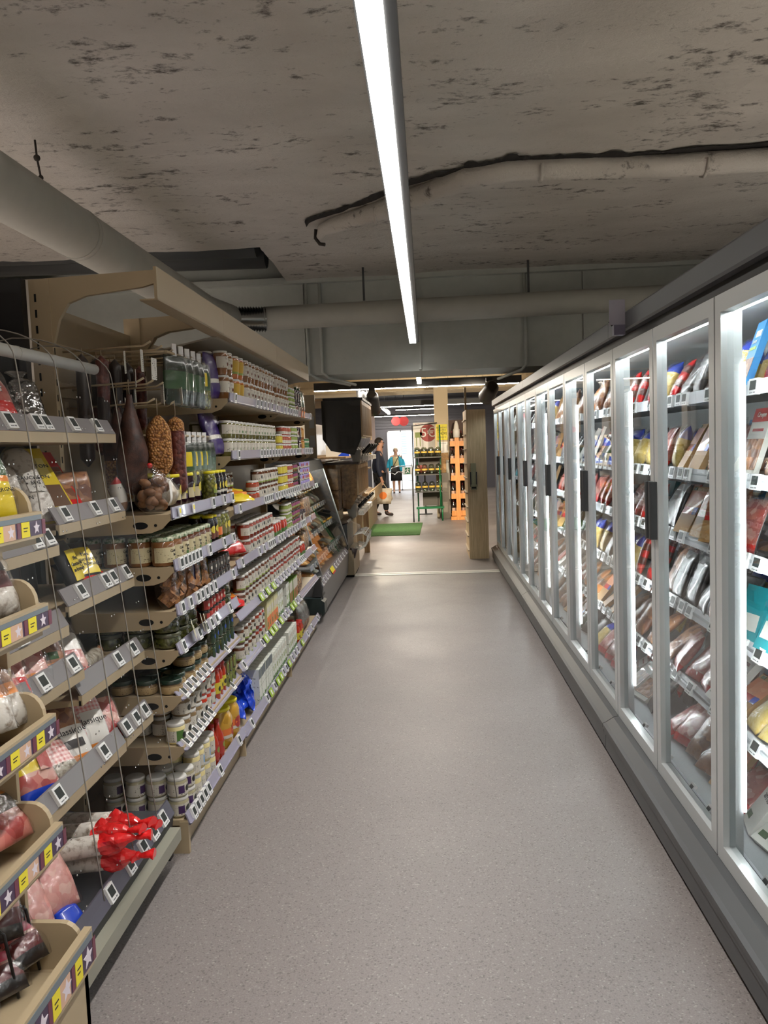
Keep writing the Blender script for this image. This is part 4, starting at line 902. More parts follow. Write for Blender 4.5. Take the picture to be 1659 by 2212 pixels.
# third shelf
blk = simple('snack_pouch', 'bag', .19, .12, .05, [(.16, 1), (1, 0)], [BLACKF, REDF], labels=[(.22, .8, -.62, .62, YELF)], text=('Mes\nSaucissons\nau fromage', .02, .52, INK), seed=4, lump=.1)
lean(blk, -1.145, 2.83, 1.13, 38, .3, 'black snack pouch with yellow label on the third chilled shelf'); lean(blk, -1.16, 2.74, 1.13, 20, .9, 'black snack pouch turned sideways on the third chilled shelf')
lean(blk, -1.17, 2.95, 1.13, 74, .5, 'black snack pouch lying flat on the third chilled shelf')
for k, y in enumerate((2.56, 2.66)): lean(simple('dark_pouch', 'bag', .18, .11, .05, [(1, 0)], [BLACKF], seed=11+k), -1.32, y, 1.13, 8, .1, ('dark pouch at the back of the third chilled shelf, nearer', 'dark pouch at the back of the third chilled shelf, further')[k], 'dark pouches')
ran = simple('pasta_bag', 'bag', .22, .16, .06, [(.36, 1), (.6, 2), (1, 0)], [GRNF, WHF, REDF], text=('Rana', .05, .5, WHF), seed=6)
lean(ran, -1.24, 2.3, 1.075, 14, .2, 'green and red fresh pasta bag on the third chilled shelf')
# fourth shelf
hamr = simple('ham_pack', 'ham', .26, .12, .05, [(.24, 1), (.7, 0), (1, 2)], [HAMP, REDF, CLRD], filmy=FILMB, seed=1)
hamv = simple('ham_pack', 'ham', .28, .12, .05, [(.12, 1), (.3, 3), (.68, 0), (1, 2)], [MEAT, ORF, CLRD, HAMP], labels=[(.5, .66, -.5, .5, PLBL)], filmy=FILMB, seed=2)
hamb = simple('ham_pack', 'ham', .29, .1, .06, [(.1, 1), (.45, 0), (.7, 2), (1, 3)], [BRWN, ORF, MEAT, CLRD], labels=[(.12, .2, -.4, .4, GRNF)], filmy=FILMB, seed=3)
hamw = simple('ham_pack', 'ham', .3, .12, .05, [(.13, 1), (.4, 2), (.62, 3), (1, 0)], [CLRD, REDF, MEAT, WHF], text=('Bianchetta', .022, .74, MAROON), filmy=FILMB, seed=4)
lean(hamr, -1.115, 2.16, .925, 42, .1, 'pink ham pack with red corner on the fourth chilled shelf'); lean(hamv, -1.115, 2.29, .925, 44, .15, 'ham slices pack with vegetables printed on the fourth chilled shelf')
lean(hamb, -1.115, 2.43, .925, 46, .12, 'browned roast pack with orange tip on the fourth chilled shelf'); lean(hamw, -1.115, 2.6, .845, 46, .18, 'white-topped ham pack with red end on the fourth chilled shelf')
lsal = simple('long_saucisson', 'sausage', .26, .06, .055, [(.8, 0), (1, 1)], [SALG, BRWN], ends=('round', 'twist'), filmy=FILM, seed=7)
place(lsal, (-1.2, 2.72, .875), (-PI/2, 0, .15), 'grey mouldy sausage lying along the fourth chilled shelf')
# fifth shelf
pY = simple('sausage_pouch', 'sausage', .28, .13, .06, [(.14, 4), (.3, 1), (.62, 0), (.78, 2), (1, 3)], [YELF, MEAT, WHF, YELF, BLUEF], labels=[(.3, .6, .1, .7, MEAT), (.7, .84, -.8, -.3, REDF), (.66, .84, -.3, .1, GRNF)], text=('FUMÉ', .03, .86, INK), filmy=FILM, seed=3, lump=.1)
lean(pY, -1.1, 2.28, .59, 36, .25, 'yellow sausage pouch with red and green marks on the fifth chilled shelf')
pG = simple('rosette_pack', 'sausage', .2, .13, .05, [(.25, 1), (.7, 0), (1, 2)], [PINKG, SALG, CLRD], filmy=FILMB, seed=2)
lean(pG, -1.1, 2.42, .59, 50, .35, 'pink gingham sausage pack on the fifth chilled shelf')
pC = simple('rosette_pack', 'sausage', .28, .13, .055, [(.14, 1), (.5, 2), (1, 0)], [BRWN, ORF, WHF], labels=[(.22, .32, -.55, .55, INK)], text=('Classique', .03, .42, INK), filmy=FILM, seed=5)
lean(pC, -1.1, 2.53, .59, 40, .3, 'brown sausage pack with white classic label on the fifth chilled shelf')
pW = simple('rosette_pack', 'sausage', .28, .13, .06, [(.1, 1), (.52, 0), (.66, 3), (.72, 1), (1, 2)], [WHF, ORF, BRWN, PINKG], labels=[(.1, .5, -.9, -.45, GING)], text=('Classique', .03, .36, INK), filmy=FILM, seed=8)
lean(pW, -1.1, 2.67, .59, 38, .2, 'white and red gingham sausage pack on the fifth chilled shelf')
pR = simple('cured_meat_pack', 'ham', .2, .1, .05, [(.14, 1), (.75, 0), (1, 2)], [MEAT, REDF, CLRD], filmy=FILMB, seed=6)
lean(pR, -1.1, 2.8, .59, 40, .15, 'dark red cured meat pack on the fifth chilled shelf')
lean(SALP, -1.13, 2.18, .6, 62, .4, 'white mouldy sausage leaning behind yellow pouch on the fifth chilled shelf', scale=.6)
# deck: long sausages with red ends, pink packs with blue ends
z = .217
for k, (y, xx, yw, dz, ph) in enumerate(((2.79, -1.38, -.15, .05, 85), (2.72, -1.36, -.22, .10, 84), (2.65, -1.38, -.28, .04, 86), (2.57, -1.36, -.12, .12, 83), (2.50, -1.34, .12, .05, 87), (2.44, -1.33, .22, .11, 85))):
    f = math.radians(ph)
    place(SALP, (xx, y, z+dz+.02), (0, f, yw), 'long white sausage with red foil end on the chilled case floor, %s' % ('furthest', 'second furthest', 'third furthest', 'third nearest', 'second nearest', 'nearest')[k], 'red-ended sausages')
pB = simple('ham_pack', 'ham', .3, .13, .06, [(.6, 0), (.78, 1), (1, 2)], [HAMP, MEAT, CLRD], filmy=FILMB, seed=9)
bend = pouch('foil_end', .09, .09, .05, [(1, 0)], [BLUEF], ('flat', 'twist'), 3, .15); shift(bend, (0, 0, -.07)); pB.parts.append(('foil_end', bend, (), 'blue foil end'))
lean(pB, -1.09, 2.17, z+.01, 38, .3, 'pink ham pack with blue foil end, nearer of two', 'ham packs with blue ends'); lean(pB, -1.09, 2.33, z+.01, 40, .35, 'pink ham pack with blue foil end, further of two', 'ham packs with blue ends')

# promotion bins
pA = simple('sausage_sachet', 'sausage', .17, .1, .04, [(.55, 0), (.62, 1), (1, 2)], [YELF, ORF, GRNF], text=("D'AUVERGNE", .014, .4, INK), filmy=FILMB, seed=2)
lean(pA, -.985, 1.915, 1.45, 20, .35, 'yellow sausage sachet in the topmost promotion bin')
pBn = simple('sausage_bag', 'sausage', .16, .1, .06, [(.4, 0), (.7, 1), (1, 2)], [SALW, MAROON, BLACKF], filmy=FILMB, seed=3)
lean(pBn, -.99, 1.93, 1.21, 26, .5, 'maroon-labelled white sausage bag in the second promotion bin'); lean(SALP, -1.0, 1.86, 1.23, 40, .3, 'white mouldy sausage in the second promotion bin', scale=.55)
pCn = simple('sausage_bag', 'sausage', .17, .11, .06, [(.45, 0), (.65, 2), (1, 1)], [SALW, BRWN, ORF], filmy=FILMB, seed=4)
lean(pCn, -.99, 1.94, .93, 30, .6, 'orange-topped white sausage bag in the third promotion bin, further'); lean(pCn, -.985, 1.85, .94, 42, .3, 'orange-topped white sausage bag in the third promotion bin, nearer')
pDn = simple('sausage_bag', 'sausage', .15, .12, .06, [(.5, 0), (.8, 1), (1, 2)], [MEAT, CLRD, ORF], filmy=FILMB, seed=5)
lean(pDn, -1.0, 1.92, .64, 46, .5, 'clear sausage bag in the fourth promotion bin')
pEn = simple('cured_ham_pack', 'ham', .17, .1, .05, [(.18, 0), (.4, 1), (.62, 2), (.85, 1), (1, 3)], [BLACKF, MAROON, MEAT, CLRD], labels=[(.44, .58, -.3, .6, M('pink_label', (206, 60, 90), .4))], filmy=FILMB, seed=6)
for k, (xx, y, zz, ph) in enumerate(((-.98, 1.92, .33, 50), (-1.0, 1.84, .30, 56), (-1.04, 1.9, .40, 40))): lean(pEn, xx, y, zz, ph, .4-.2*k, 'maroon cured ham pack in the lowest promotion bin, ' + ('rightmost', 'nearest', 'topmost')[k], 'maroon ham packs')
lean(SALP, -.99, 1.77, .3, 70, .9, 'white mouldy sausage in the lowest promotion bin', scale=.62)

YADD[0] = 0; XADD[0] = 0
# ------------------------------------------------------------------ hanging hams and bags under the canopy
STRING = M('string', (150, 134, 110), .7); TAGP = printed('paper_ticket', (216, 214, 206), (90, 86, 80), 120)
def hang(name, cat, mesh, L, x, y, ztop, hook_z, label, yaw=0, ticket=None, extra=()):
    r = tag(link(name, mesh, None, (x, y, ztop-L), (0, 0, yaw)), label, cat)
    link('string', MB().tube([(0, 0, L-.01), (0, 0, L+hook_z-ztop)], .0022, 5).mesh('string', [STRING]), r)
    if ticket:
        tz, ty, tilt = ticket
        link('ticket', MB().box(-.001, .001, -.02, .02, -.07, 0).mesh('ticket', [TAGP]), r, (.03, ty, L+tz), (tilt, 0, .2))
    for n_, m_ in extra: link(n_, m_, r)
    return r
RIND = speck('cured_rind', (74, 42, 30), (46, 28, 22), 24, .4, .62, .55, .6)
ham = pouch('cured_ham', .4, .14, .11, [(1, 0)], [RIND], ('round', 'taper'), 3, .14, neck=.62)
hang('cured_ham', 'ham', ham, .4, -1.17, 3.26, 1.84, 1.9, 'dark cured ham hanging by the case end, with white ticket', .2, (.1, .0, .1))
hang('cured_ham', 'ham', pouch('cured_ham', .4, .16, .12, [(.45, 1), (1, 0)], [MATS['cured_rind'], CHEESE], ('round', 'taper'), 5, .1, neck=.5), .4, -1.28, 3.42, 1.80, 1.9, 'dark netted ham hanging behind the others', .1, (.04, .02, -.1))
blkh = pouch('netted_ham', .26, .13, .1, [(1, 0)], [CHEESE], ('flat', 'flat'), 2, .05, p=5)
hang('netted_ham', 'ham', blkh, .26, -1.1, 3.38, 1.76, 1.83, 'golden block of netted ham hanging on a string', .4, (.12, .03, .12), [('plastic_skirt', shift(pouch('plastic_skirt', .12, .12, .08, [(1, 0)], [FILMB], ('twist', 'flat'), 1, .12), (0, 0, -.08)))])
ds = pouch('dry_sausage', .34, .085, .075, [(.8, 0), (1, 1)], [SALR, CHEESE], ('round', 'round'), 4, .06)
hang('dry_sausage', 'sausage', ds, .34, -1.08, 3.56, 1.76, 1.83, 'thick dark red dry sausage hanging beside the golden ham', .3, (.12, -.03, -.15))
hang('dry_sausage', 'sausage', pouch('dry_sausage', .34, .06, .055, [(1, 0)], [SALR], ('round', 'round'), 6, .06), .34, -1.3, 3.6, 1.84, 1.9, 'thin dark red dry sausage hanging at the back', 0, (.05, .02, .2))
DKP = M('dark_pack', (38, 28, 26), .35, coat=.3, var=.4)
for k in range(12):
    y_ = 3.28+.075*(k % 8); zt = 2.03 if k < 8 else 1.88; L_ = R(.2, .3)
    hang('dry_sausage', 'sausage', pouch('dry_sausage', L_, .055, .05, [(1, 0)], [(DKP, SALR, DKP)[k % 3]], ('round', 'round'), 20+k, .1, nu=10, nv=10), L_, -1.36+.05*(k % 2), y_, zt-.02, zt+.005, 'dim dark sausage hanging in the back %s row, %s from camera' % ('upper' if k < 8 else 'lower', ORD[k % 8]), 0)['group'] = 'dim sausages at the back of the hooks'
for k, (x_, y_, z_) in enumerate(((-1.2, 3.32, 2.02), (-1.15, 3.38, 2.03), (-1.12, 3.44, 2.0), (-1.12, 3.55, 1.9))):
    r = tag(link('price_ticket', MB().box(-.001, .001, -.022, .022, -.09, 0).mesh('price_ticket', [TAGP]), None, (x_, y_, z_), (R(-.2, .2), 0, R(-.4, .4))), 'white paper ticket hanging from the canopy hooks, %s from camera' % ORD[k], 'ticket', 'paper tickets on hooks')
def hung_bag(key, L, W, T, mats, zones, labels, seed):
    pr = simple('olive_bag', 'bag', L, W, T, zones, mats, labels=labels, filmy=FILM, seed=seed)
    pr.parts.append(('white_clip', MB().box(-.002, .004, -.014, .014, L-.005, L+.05).mesh('white_clip', [WHITE]), (), None)); return pr
dgb = hung_bag('d', .22, .15, .045, [DGRN, GRNF], [(.3, 0), (.7, 1), (1, 0)], [], 1); ygb = hung_bag('y', .22, .15, .045, [GRNF, OLIVEJ, DGRN], [(.4, 1), (.8, 0), (1, 2)], [(.5, .8, -.4, .4, YELF)], 2)
for k in range(5):
    place(dgb if k < 4 else ygb, (-1.1, 3.66+k*.1, 1.815), (0, 0, -.5+R(-.1, .1)), 'dark green bag hanging in the upper row, %s from camera' % ORD[k], 'bags hanging in the upper row')
for k in range(5):
    place(ygb if k < 4 else dgb, (-1.1, 3.72+k*.09, 1.43), (0, 0, -.5+R(-.1, .1)), 'green olive bag hanging in the lower row, %s from camera' % ORD[k], 'bags hanging in the lower row')
ppb = simple('prune_bag', 'bag', .24, .15, .06, [(.3, 0), (.42, 1), (1, 0)], [PURF, WHF], filmy=FILM, seed=4)
lean(ppb, -1.05, 4.27, 1.871, 8, -.3, 'purple bag standing at the start of the upper jar shelf'); lean(ppb, -1.04, 4.25, 1.578, 22, -.3, 'purple bag slumped at the start of the second jar shelf')
for k, z_ in enumerate((1.98, 1.62)):
    solo('hanging_bar', MB().tube([(-1.1, 3.55, z_+.06), (-1.1, 4.16, z_+.06)], .006, 6).tube([(-1.1, 3.56, z_+.06), (-1.47, 3.56, z_+.07)], .006, 6).tube([(-1.1, 4.15, z_+.06), (-1.47, 4.15, z_+.07)], .006, 6), BEIGE, (-1.1, 3.55, z_+.06), ('upper bar holding the row of green bags', 'lower bar holding the row of green bags')[k], 'bar')
# bags standing on the shelving
mb = MB(); rr = random.Random(5)
for i in range(26):
    n_ = len(mb.v); mb.ball((0, 0, 0), 1, 6).xf(Matrix.Translation((rr.uniform(-.032, .032), rr.uniform(-.055, .055), .025+.115*i/26)) @ Euler((rr.uniform(0, 3), rr.uniform(0, 3), 0)).to_matrix().to_4x4() @ Matrix.Diagonal((.027, .022, .016, 1)), n_)
brd = Proto('bread_bag', 'bag', pouch('bread_bag', .2, .17, .12, [(1, 0)], [FILMB], ('flat', 'taper'), 3, .1, p=3, neck=.4), [('mushrooms', mb.mesh('mushrooms', [CRUST]), (), None), ('label', patch(.2, .17, .12, .1, .62, .3, .62, [PLBL], 3, ('flat', 'taper'), off=.004), (), None), ('red_tie', MB().ball((0, 0, .197), .012, 6).mesh('red_tie', [REDF]), (), None)]); brd.T = .12
lean(brd, -1.05, 3.245, 1.366, 4, -.2, 'brown mushroom bag tied with red at the near end of the top shelf', scale=.95)
lean(simple('snack_bag', 'bag', .13, .11, .09, [(1, 0)], [speck('pale_snack', (206, 196, 176), (160, 146, 124), 12)], filmy=FILMB, seed=5), -1.04, 3.42, 1.366, 30, .1, 'pale bag slumped beside the brown mushroom bag')
lean(simple('label_bag', 'bag', .15, .09, .06, [(.3, 1), (.8, 0), (1, 2)], [WHF, CRUST, REDF], filmy=FILM, seed=8), -1.2, 3.23, 1.366, 5, .4, 'white-labelled bag with red top behind the mushroom bag')
def cubes_bag(seed, hdr):
    mb = MB(); rr = random.Random(seed)
    for i in range(22):
        c = Vector((rr.uniform(-.025, .025), rr.uniform(-.045, .045), .02+.12*i/22)); n = len(mb.v); s_ = rr.uniform(.013, .018)
        mb.box(-s_, s_, -s_, s_, -s_, s_).xf(Matrix.Translation(c) @ Euler((rr.uniform(-1, 1), rr.uniform(-1, 1), rr.uniform(-1, 1))).to_matrix().to_4x4(), n)
    root = mb.mesh('croutons', [speck('crouton', (166, 116, 70), (112, 70, 40), 60, .4, .65, .8, .3)] if 'crouton' not in MATS else [MATS['crouton']])
    film_ = pouch('clear_bag', .18, .125, .085, [(1, 0)], [FILMB], ('flat', 'flat'), seed, .06)
    pr = Proto('crouton_bag', 'bag', film_, [('croutons', root, (), None), ('header_label', patch(.18, .125, .085, .05, .97, .55, .92, [hdr]), (), None)]); pr.T = .085; return pr
for k, (hd, y) in enumerate(((WHF, 3.25), (ORF, 3.37), (BLUEF, 3.49), (GRNF, 3.6), (YELF, 3.71))):
    lean(cubes_bag(k, hd), -1.03, y, .982, 3, R(-.1, .2), 'clear bag of brown cubes, third near shelf, ' + ('plain one at the near end', 'with orange stripe', 'with blue stripe', 'with green label', 'with yellow label')[k], 'bags of brown cubes')
for k, (y, z_, tl) in enumerate(((3.33, .86, .3), (3.36, .83, -.5), (3.47, .855, .5), (3.52, .845, .2))):
    tag(link('swing_ticket', MB().box(-.001, .001, -.025, .025, -.03, .03).mesh('swing_ticket', [printed('swing_paper', (228, 224, 198), (90, 90, 70), 90) if 'swing_paper' not in MATS else MATS['swing_paper']]), None, (-.985, y, z_+.02), (tl, -.2, .3)), 'cream paper ticket dangling from the squat jars, %s from camera' % ORD[k], 'ticket', 'cream tickets on squat jars')
lean(simple('sweets_bag', 'bag', .24, .16, .05, [(.3, 0), (.6, 1), (1, 0)], [YELF, ORF], seed=2, lump=.12, crumple=(.0, .4)), -1.03, 4.6, 1.297, 76, -.9, 'yellow crumpled bag lying on the middle bay third shelf')
lean(simple('brioche_bag', 'bag', .22, .16, .09, [(.3, 0), (.8, 1), (1, 0)], [REDF, ORF], filmy=FILMB, seed=3), -1.03, 4.42, 1.01, 70, -.9, 'red and cream bag lying on the middle bay fourth shelf')
lean(simple('pasta_pouch', 'bag', .22, .14, .07, [(.25, 0), (.6, 1), (1, 2)], [REDF, ORF, MAROON], seed=4, lump=.12, crumple=(.0, .4)), -1.02, 4.33, .738, 72, -.8, 'red and orange crumpled bag lying on the middle bay fifth shelf')
blu = simple('pet_food_bag', 'bag', .26, .17, .09, [(1, 0)], [BLUEF], labels=[(.35, .6, -.6, .2, M('blue_pale', (90, 140, 226), .3))], seed=5, lump=.14, crumple=(.0, .45))
for k, (y, ph, yw, zz) in enumerate(((4.42, 50, .3, .12), (4.52, 60, -.2, .13), (4.6, 20, .4, .12))): lean(blu, -1.02, y, zz, ph, yw, 'crumpled blue bag on the middle bay bottom shelf, ' + ('nearest', 'middle', 'furthest')[k], 'blue bags')
nut = simple('nut_bag', 'bag', .2, .13, .08, [(1, 0)], [NUTS], ends=('flat', 'twist'), filmy=FILMB, seed=6, lump=.1)
for k, (y, z_) in enumerate(((6.86, 1.01), (6.98, 1.01), (7.1, 1.01), (6.8, .738), (6.92, .738), (6.35, .468), (6.48, .468))): lean(nut, -1.03, y, z_, 6, R(-.2, .2), 'clear bag of nuts, far bay, %s' % ('fourth shelf, nearest', 'fourth shelf, middle', 'fourth shelf, furthest', 'fifth shelf, nearer', 'fifth shelf, further', 'sixth shelf, nearer', 'sixth shelf, further')[k], 'nut bags')
sac = simple('crisp_bag', 'bag', .22, .14, .07, [(.3, 1), (1, 0)], [film('crisp_film', (230, 228, 220), .3, .7, .15, 20, 1), CRUST], filmy=FILMB, seed=7)
for k, (y, z_) in enumerate(((6.55, .12), (6.68, .12), (6.8, .12))): lean(sac, -1.03, y, z_, 8, R(-.2, .2), 'clear crinkled bag, far bay bottom shelf, %s' % ('nearest', 'middle', 'furthest')[k], 'crinkled bags')
grb = simple('herb_bag', 'bag', .24, .12, .07, [(.3, 1), (1, 0)], [GRNF, BRWN], ends=('flat', 'twist'), filmy=FILMB, seed=8)
for k, y in enumerate((6.93, 7.08)): lean(grb, -1.03, y, 1.871, 5, .1, 'green topped bag, far bay top shelf, %s' % ('nearer', 'further')[k], 'green topped bags')

# ------------------------------------------------------------------ cheese chiller contents
TRAY = [simple('cheese_pack', 'cheese', .2, .12, .05, [(1, 0)], [m_], filmy=FILM, seed=i, p=4) for i, m_ in enumerate((speck('cheese_pale', (226, 206, 150), (236, 222, 180), 8), speck('cheese_orange', (206, 130, 60), (226, 176, 100), 9), speck('cheese_white', (226, 224, 214), (206, 198, 176), 10), BRWN))]
LB = ['pale cheese pack', 'orange cheese pack', 'white cheese pack', 'brown cheese pack']; SN = ['lowest chiller shelf', 'second chiller shelf', 'third chiller shelf', 'topmost chiller shelf']
seen = {}
def nth(*k):
    seen[k] = seen.get(k, -1)+1; return ORD[seen[k]]
for si, (z_, x_) in enumerate(CHS):
    for k in range(9):
        t_ = (k*7+si*3) % 4 if si else (1, 3, 1, 2)[k % 4]
        lean(TRAY[t_], x_-.02, 7.68+k*.25+R(-.02, .02), z_+.002, (80, 70, 60, 30)[si], R(-.15, .15), '%s on the %s, %s from camera' % (LB[t_], SN[si], nth(t_, si)), 'packs on the '+SN[si])
for k in range(8): lean(TRAY[(1, 2, 3)[k % 3]], -1.08, 7.7+k*.28, .375, 82, R(-.1, .1), '%s on the chiller deck, %s from camera' % (LB[(1, 2, 3)[k % 3]], nth('deck', k % 3)), 'packs on the chiller deck')
# ------------------------------------------------------------------ food in the fridges
SKYB = M('sky_blue_sleeve', (60, 150, 214), .35, coat=.3); TEAL = M('teal_pack', (40, 150, 160), .35); PALEP = M('pale_sleeve', (222, 220, 212), .4); KB = M('kraft_sleeve', (190, 146, 92), .5); SALMON = cells('salmon', [(226, 130, 80), (236, 156, 110)], 26, .35, .2, .3)
def card(name, cat, L, W, T, mats, design, text=None):
    mb = MB().box(-T/2, T/2, -W/2, W/2, 0, L); f = MB()
    for (f0, f1, t0, t1, m_) in design: f.box(T/2-.0005, T/2+.0008+.0003*m_, f0*W, f1*W, t0*L, t1*L, m_)
    ps = [('printed_panel', f.mesh('printed_panel', mats), (), None)]
    if text: ps.append(('lettering', shift(text_mesh(text[0], text[1], text[3], .0005), (T/2+.003, 0, L*text[2])), (), None))
    pr = Proto(name, cat, bevel_mesh(mb, name, mats[0]), ps); pr.L = L; pr.T = T; return pr
def bevel_mesh(mb, name, mat): return mb.mesh(name, mat)
FP = [
 (simple('sausage_stick', 'sausage', .21, .075, .04, [(.25, 0), (.45, 1), (.62, 0), (.8, 1), (1, 0)], [REDF, SALR], filmy=FILM, seed=1), 'red striped slim pack'),
 (card('fish_pack', 'ready meal', .24, .12, .025, [SKYB, BRWN, LIME, PALEP], [(-.5, .5, .08, .42, 1), (-.4, .3, .55, .6, 2), (-.2, .4, .75, .85, 3)], ('Saveur', .024, .68, WHF)), 'sky blue carded pack'),
 (card('ready_meal', 'ready meal', .25, .16, .02, [PALEP, REDF, BRWN], [(-.5, .5, .8, 1, 1), (-.3, .3, .66, .7, 1), (-.5, .5, .1, .55, 2)], ('Croque', .026, .9, WHF)), 'red-headed white pack'),
 (simple('food_bag', 'bag', .23, .14, .05, [(1, 0)], [BRWN], filmy=FILM, seed=3), 'clear bag of browned food'),
 (card('salmon_pack', 'ready meal', .22, .13, .025, [KB, SALMON, REDF, BLUEF, GRNF], [(-.5, .5, .55, .9, 1), (-.45, .2, .4, .55, 2), (.2, .45, .4, .55, 3), (-.4, -.2, .92, .98, 4)]), 'kraft sleeve with salmon picture'),
 (simple('meat_tray', 'meat', .2, .15, .04, [(.2, 1), (1, 0)], [MEAT, REDF], filmy=FILM, seed=5, p=4), 'red meat pack in film'),
 (simple('cheese_bag', 'cheese', .2, .14, .06, [(.7, 0), (1, 1)], [speck('grated', (226, 190, 90), (240, 214, 140), 30), BLUEF], filmy=FILM, seed=6), 'yellow and blue bag'),
 (card('white_sleeve', 'ready meal', .24, .15, .03, [PALEP, MAROON, GRNF], [(-.3, .3, .8, .86, 1), (-.4, -.1, .1, .2, 2)], ('arrie', .04, .55, INK)), 'white card sleeve with dark script'),
 (simple('snack_pack', 'bag', .2, .11, .05, [(.3, 0), (.6, 1), (1, 0)], [ORF, BRWN, YELF], filmy=FILM, seed=8), 'orange snack pack'),
 (simple('black_tray', 'ready meal', .22, .15, .035, [(.8, 0), (1, 1)], [BLACKF, CLRD], filmy=FILM, seed=9, p=5), 'black tray pack in film'),
 (simple('green_bag', 'bag', .2, .14, .05, [(.5, 0), (1, 1)], [GRNF, CLRD], filmy=FILM, seed=10), 'green-based clear bag'),
 (card('teal_pack', 'ready meal', .2, .13, .03, [TEAL, PALEP], [(-.4, .4, .2, .5, 1)]), 'teal carded pack'),
]
SHN = ['top shelf', 'second shelf', 'third shelf', 'fourth shelf', 'fifth shelf', 'bottom shelf']
EXPL = {(0, 2.45): 7, (0, 2.6): 7, (0, 3.02): 1, (0, 3.3): 0, (0, 3.95): 6, (1, 2.35): 7, (1, 2.6): 11, (1, 3.05): 2, (1, 3.25): 3, (1, 3.9): 6, (2, 3.0): 5, (2, 3.2): 3, (2, 2.5): 3, (3, 3.3): 8, (3, 3.05): 9, (4, 3.1): 4, (4, 3.28): 7, (4, 2.5): 8, (5, 3.1): 5, (5, 3.4): 3, (5, 2.45): 7}
FN = [('near fridge', 1.9, 4.13), ('middle fridge', 4.18, 7.72), ('far fridge', 7.76, 11.3)]
rng = random.Random(11); seen = {}
def nth(*k):
    seen[k] = seen.get(k, -1)+1; return ORD[seen[k]]
for si, z_ in enumerate(FZ):
    zz = z_+.001 if si < 5 else .172
    for fi, (fn, ya, yb_) in enumerate(FN):
        y = ya+.38 if fi == 0 else ya+.1; cnt = 0; run = 0; kind = 0
        while y < yb_-.08:
            ex = [v for (s2, yy), v in EXPL.items() if s2 == si and abs(yy-y) < .085]
            if ex: kind = ex[0]; run = 0
            elif run <= 0: kind = rng.choice([0, 2, 3, 3, 4, 5, 5, 6, 7, 8, 9, 9, 10, 11]); run = rng.choice([1, 2, 3])
            run -= 1; pr, ds = FP[kind]
            sc = min(1, (.27 if si else .2)/pr.L*.92) if si else .95
            lean(pr, 1.095+rng.uniform(0, .02), y, zz, rng.uniform(16, 34) if si < 4 else rng.uniform(34, 56), rng.uniform(-.25, .25), '%s in %s, %s, %s from camera' % (ds, fn, SHN[si], nth(ds, fn, si, 0)), 'packs in %s, %s' % (fn, SHN[si]), side=-1, scale=sc)
            if fi == 0 or (fi == 1 and y < 5.2):
                pr2, ds2 = FP[(kind+3*cnt) % 12]
                lean(pr2, 1.32, y+.06, zz, 18, rng.uniform(-.2, .2), '%s in %s, %s, back row, %s from camera' % (ds2, fn, SHN[si], nth(ds2, fn, si, 1)), 'packs in %s, %s' % (fn, SHN[si]), side=-1, scale=sc*.9)
            cnt += 1; y += (.165, .19, .27)[fi]+rng.uniform(-.01, .02)

# ------------------------------------------------------------------ bulk dispensers beyond the chiller
SMOKE = film('smoked_acrylic', (70, 64, 56), .1, .5, .12, 6, .3); DKPL = M('dark_hopper', (34, 34, 32), .25, coat=.4)
def dispenser(label, y, x0, x1, zt, zb, hop, grp, fill=None):
    e = empty('bulk_dispenser', ((x0+x1)/2, y, zb), label, 'dispenser', grp); w_ = .43; zm = zb+(zt-zb)*.42
    out = [(x0, zm), (x1-.02, zm+.05), (x1-.02, zt), (x0, zt)]
    part('hopper', MB().prism([(x0+.1, zb+.2), (x1-.12, zb+.14), (x1-.02, zm), (x1-.02, zt), (x0, zt), (x0, zm)], 1, y, y+w_), hop, e)
    m = MB().box(x1-.02, x1, y, y+w_, zm+.02, zt-.01, 0)
    for k in range(6): m.box(x1-.002, x1+.004, y+.03+k*.066, y+.05+k*.066, zm+.04, zt-.06, 0)
    part('wood_front', m, WOODL, e)
    part('lid', MB().box(x0-.01, x1+.01, y, y+w_, zt, zt+.03), BLACK if hop is DKPL else M('lid_brown', (58, 48, 38), .4), e)
    part('chute', MB().prism([(x1-.2, zb+.2), (x1-.04, zb+.2), (x1-.06, zb+.03), (x1-.13, zb)], 1, y+.08, y+w_-.08), M('chute_grey', (150, 146, 138), .3), e)
    part('handle', MB().tube([(x1-.02, y+.1, zb+.16), (x1+.09, y+.1, zb+.27)], .022, 8), BLACK, e)
    part('drip_label', MB().box(x1-.02, x1+.05, y+.02, y+w_-.02, zb+.06, zb+.12), PLBL, e)
BRF = speck('bulk_nuts', (132, 100, 64), (94, 70, 44), 22, .4, .62, .15, .2, .8)
for k in range(4):
    dispenser('dark upper bulk dispenser with wooden front, %s from camera' % ORD[k], 10.62+k*.45, -1.32, -.80, 2.2, 1.36, DKPL, 'upper bulk dispensers')
    dispenser('brown-filled lower bulk dispenser with slatted wooden front, %s from camera' % ORD[k], 10.62+k*.45, -1.34, -.88, 1.38, .66, BRF, 'lower bulk dispensers')
e = empty('dispenser_rack', (-1.3, 10.6, 0), 'wooden rack carrying the bulk dispensers', 'rack')
part('rack_post', MB().box(-.98, -.9, 12.43, 12.5, 0, .9), WOODL, e);
for z in (1.1, 1.3, 1.62, 1.85): part('card_holder', MB().box(-1.41, -1.35, 10.09, 10.1, z, z+.14), M('grey_card', (150, 150, 146), .5), e)
part('rack_post', MB().box(-1.47, -1.335, 10.1, 10.14, 0, 2.25), BEIGE_D, e)
part('rack_base', MB().box(-1.9, -1.1, 11.0, 12.6, 0, .62, 0).box(-1.1, -1.095, 11.0, 12.6, .3, .31, 1), [WOODG, HOLE], e)
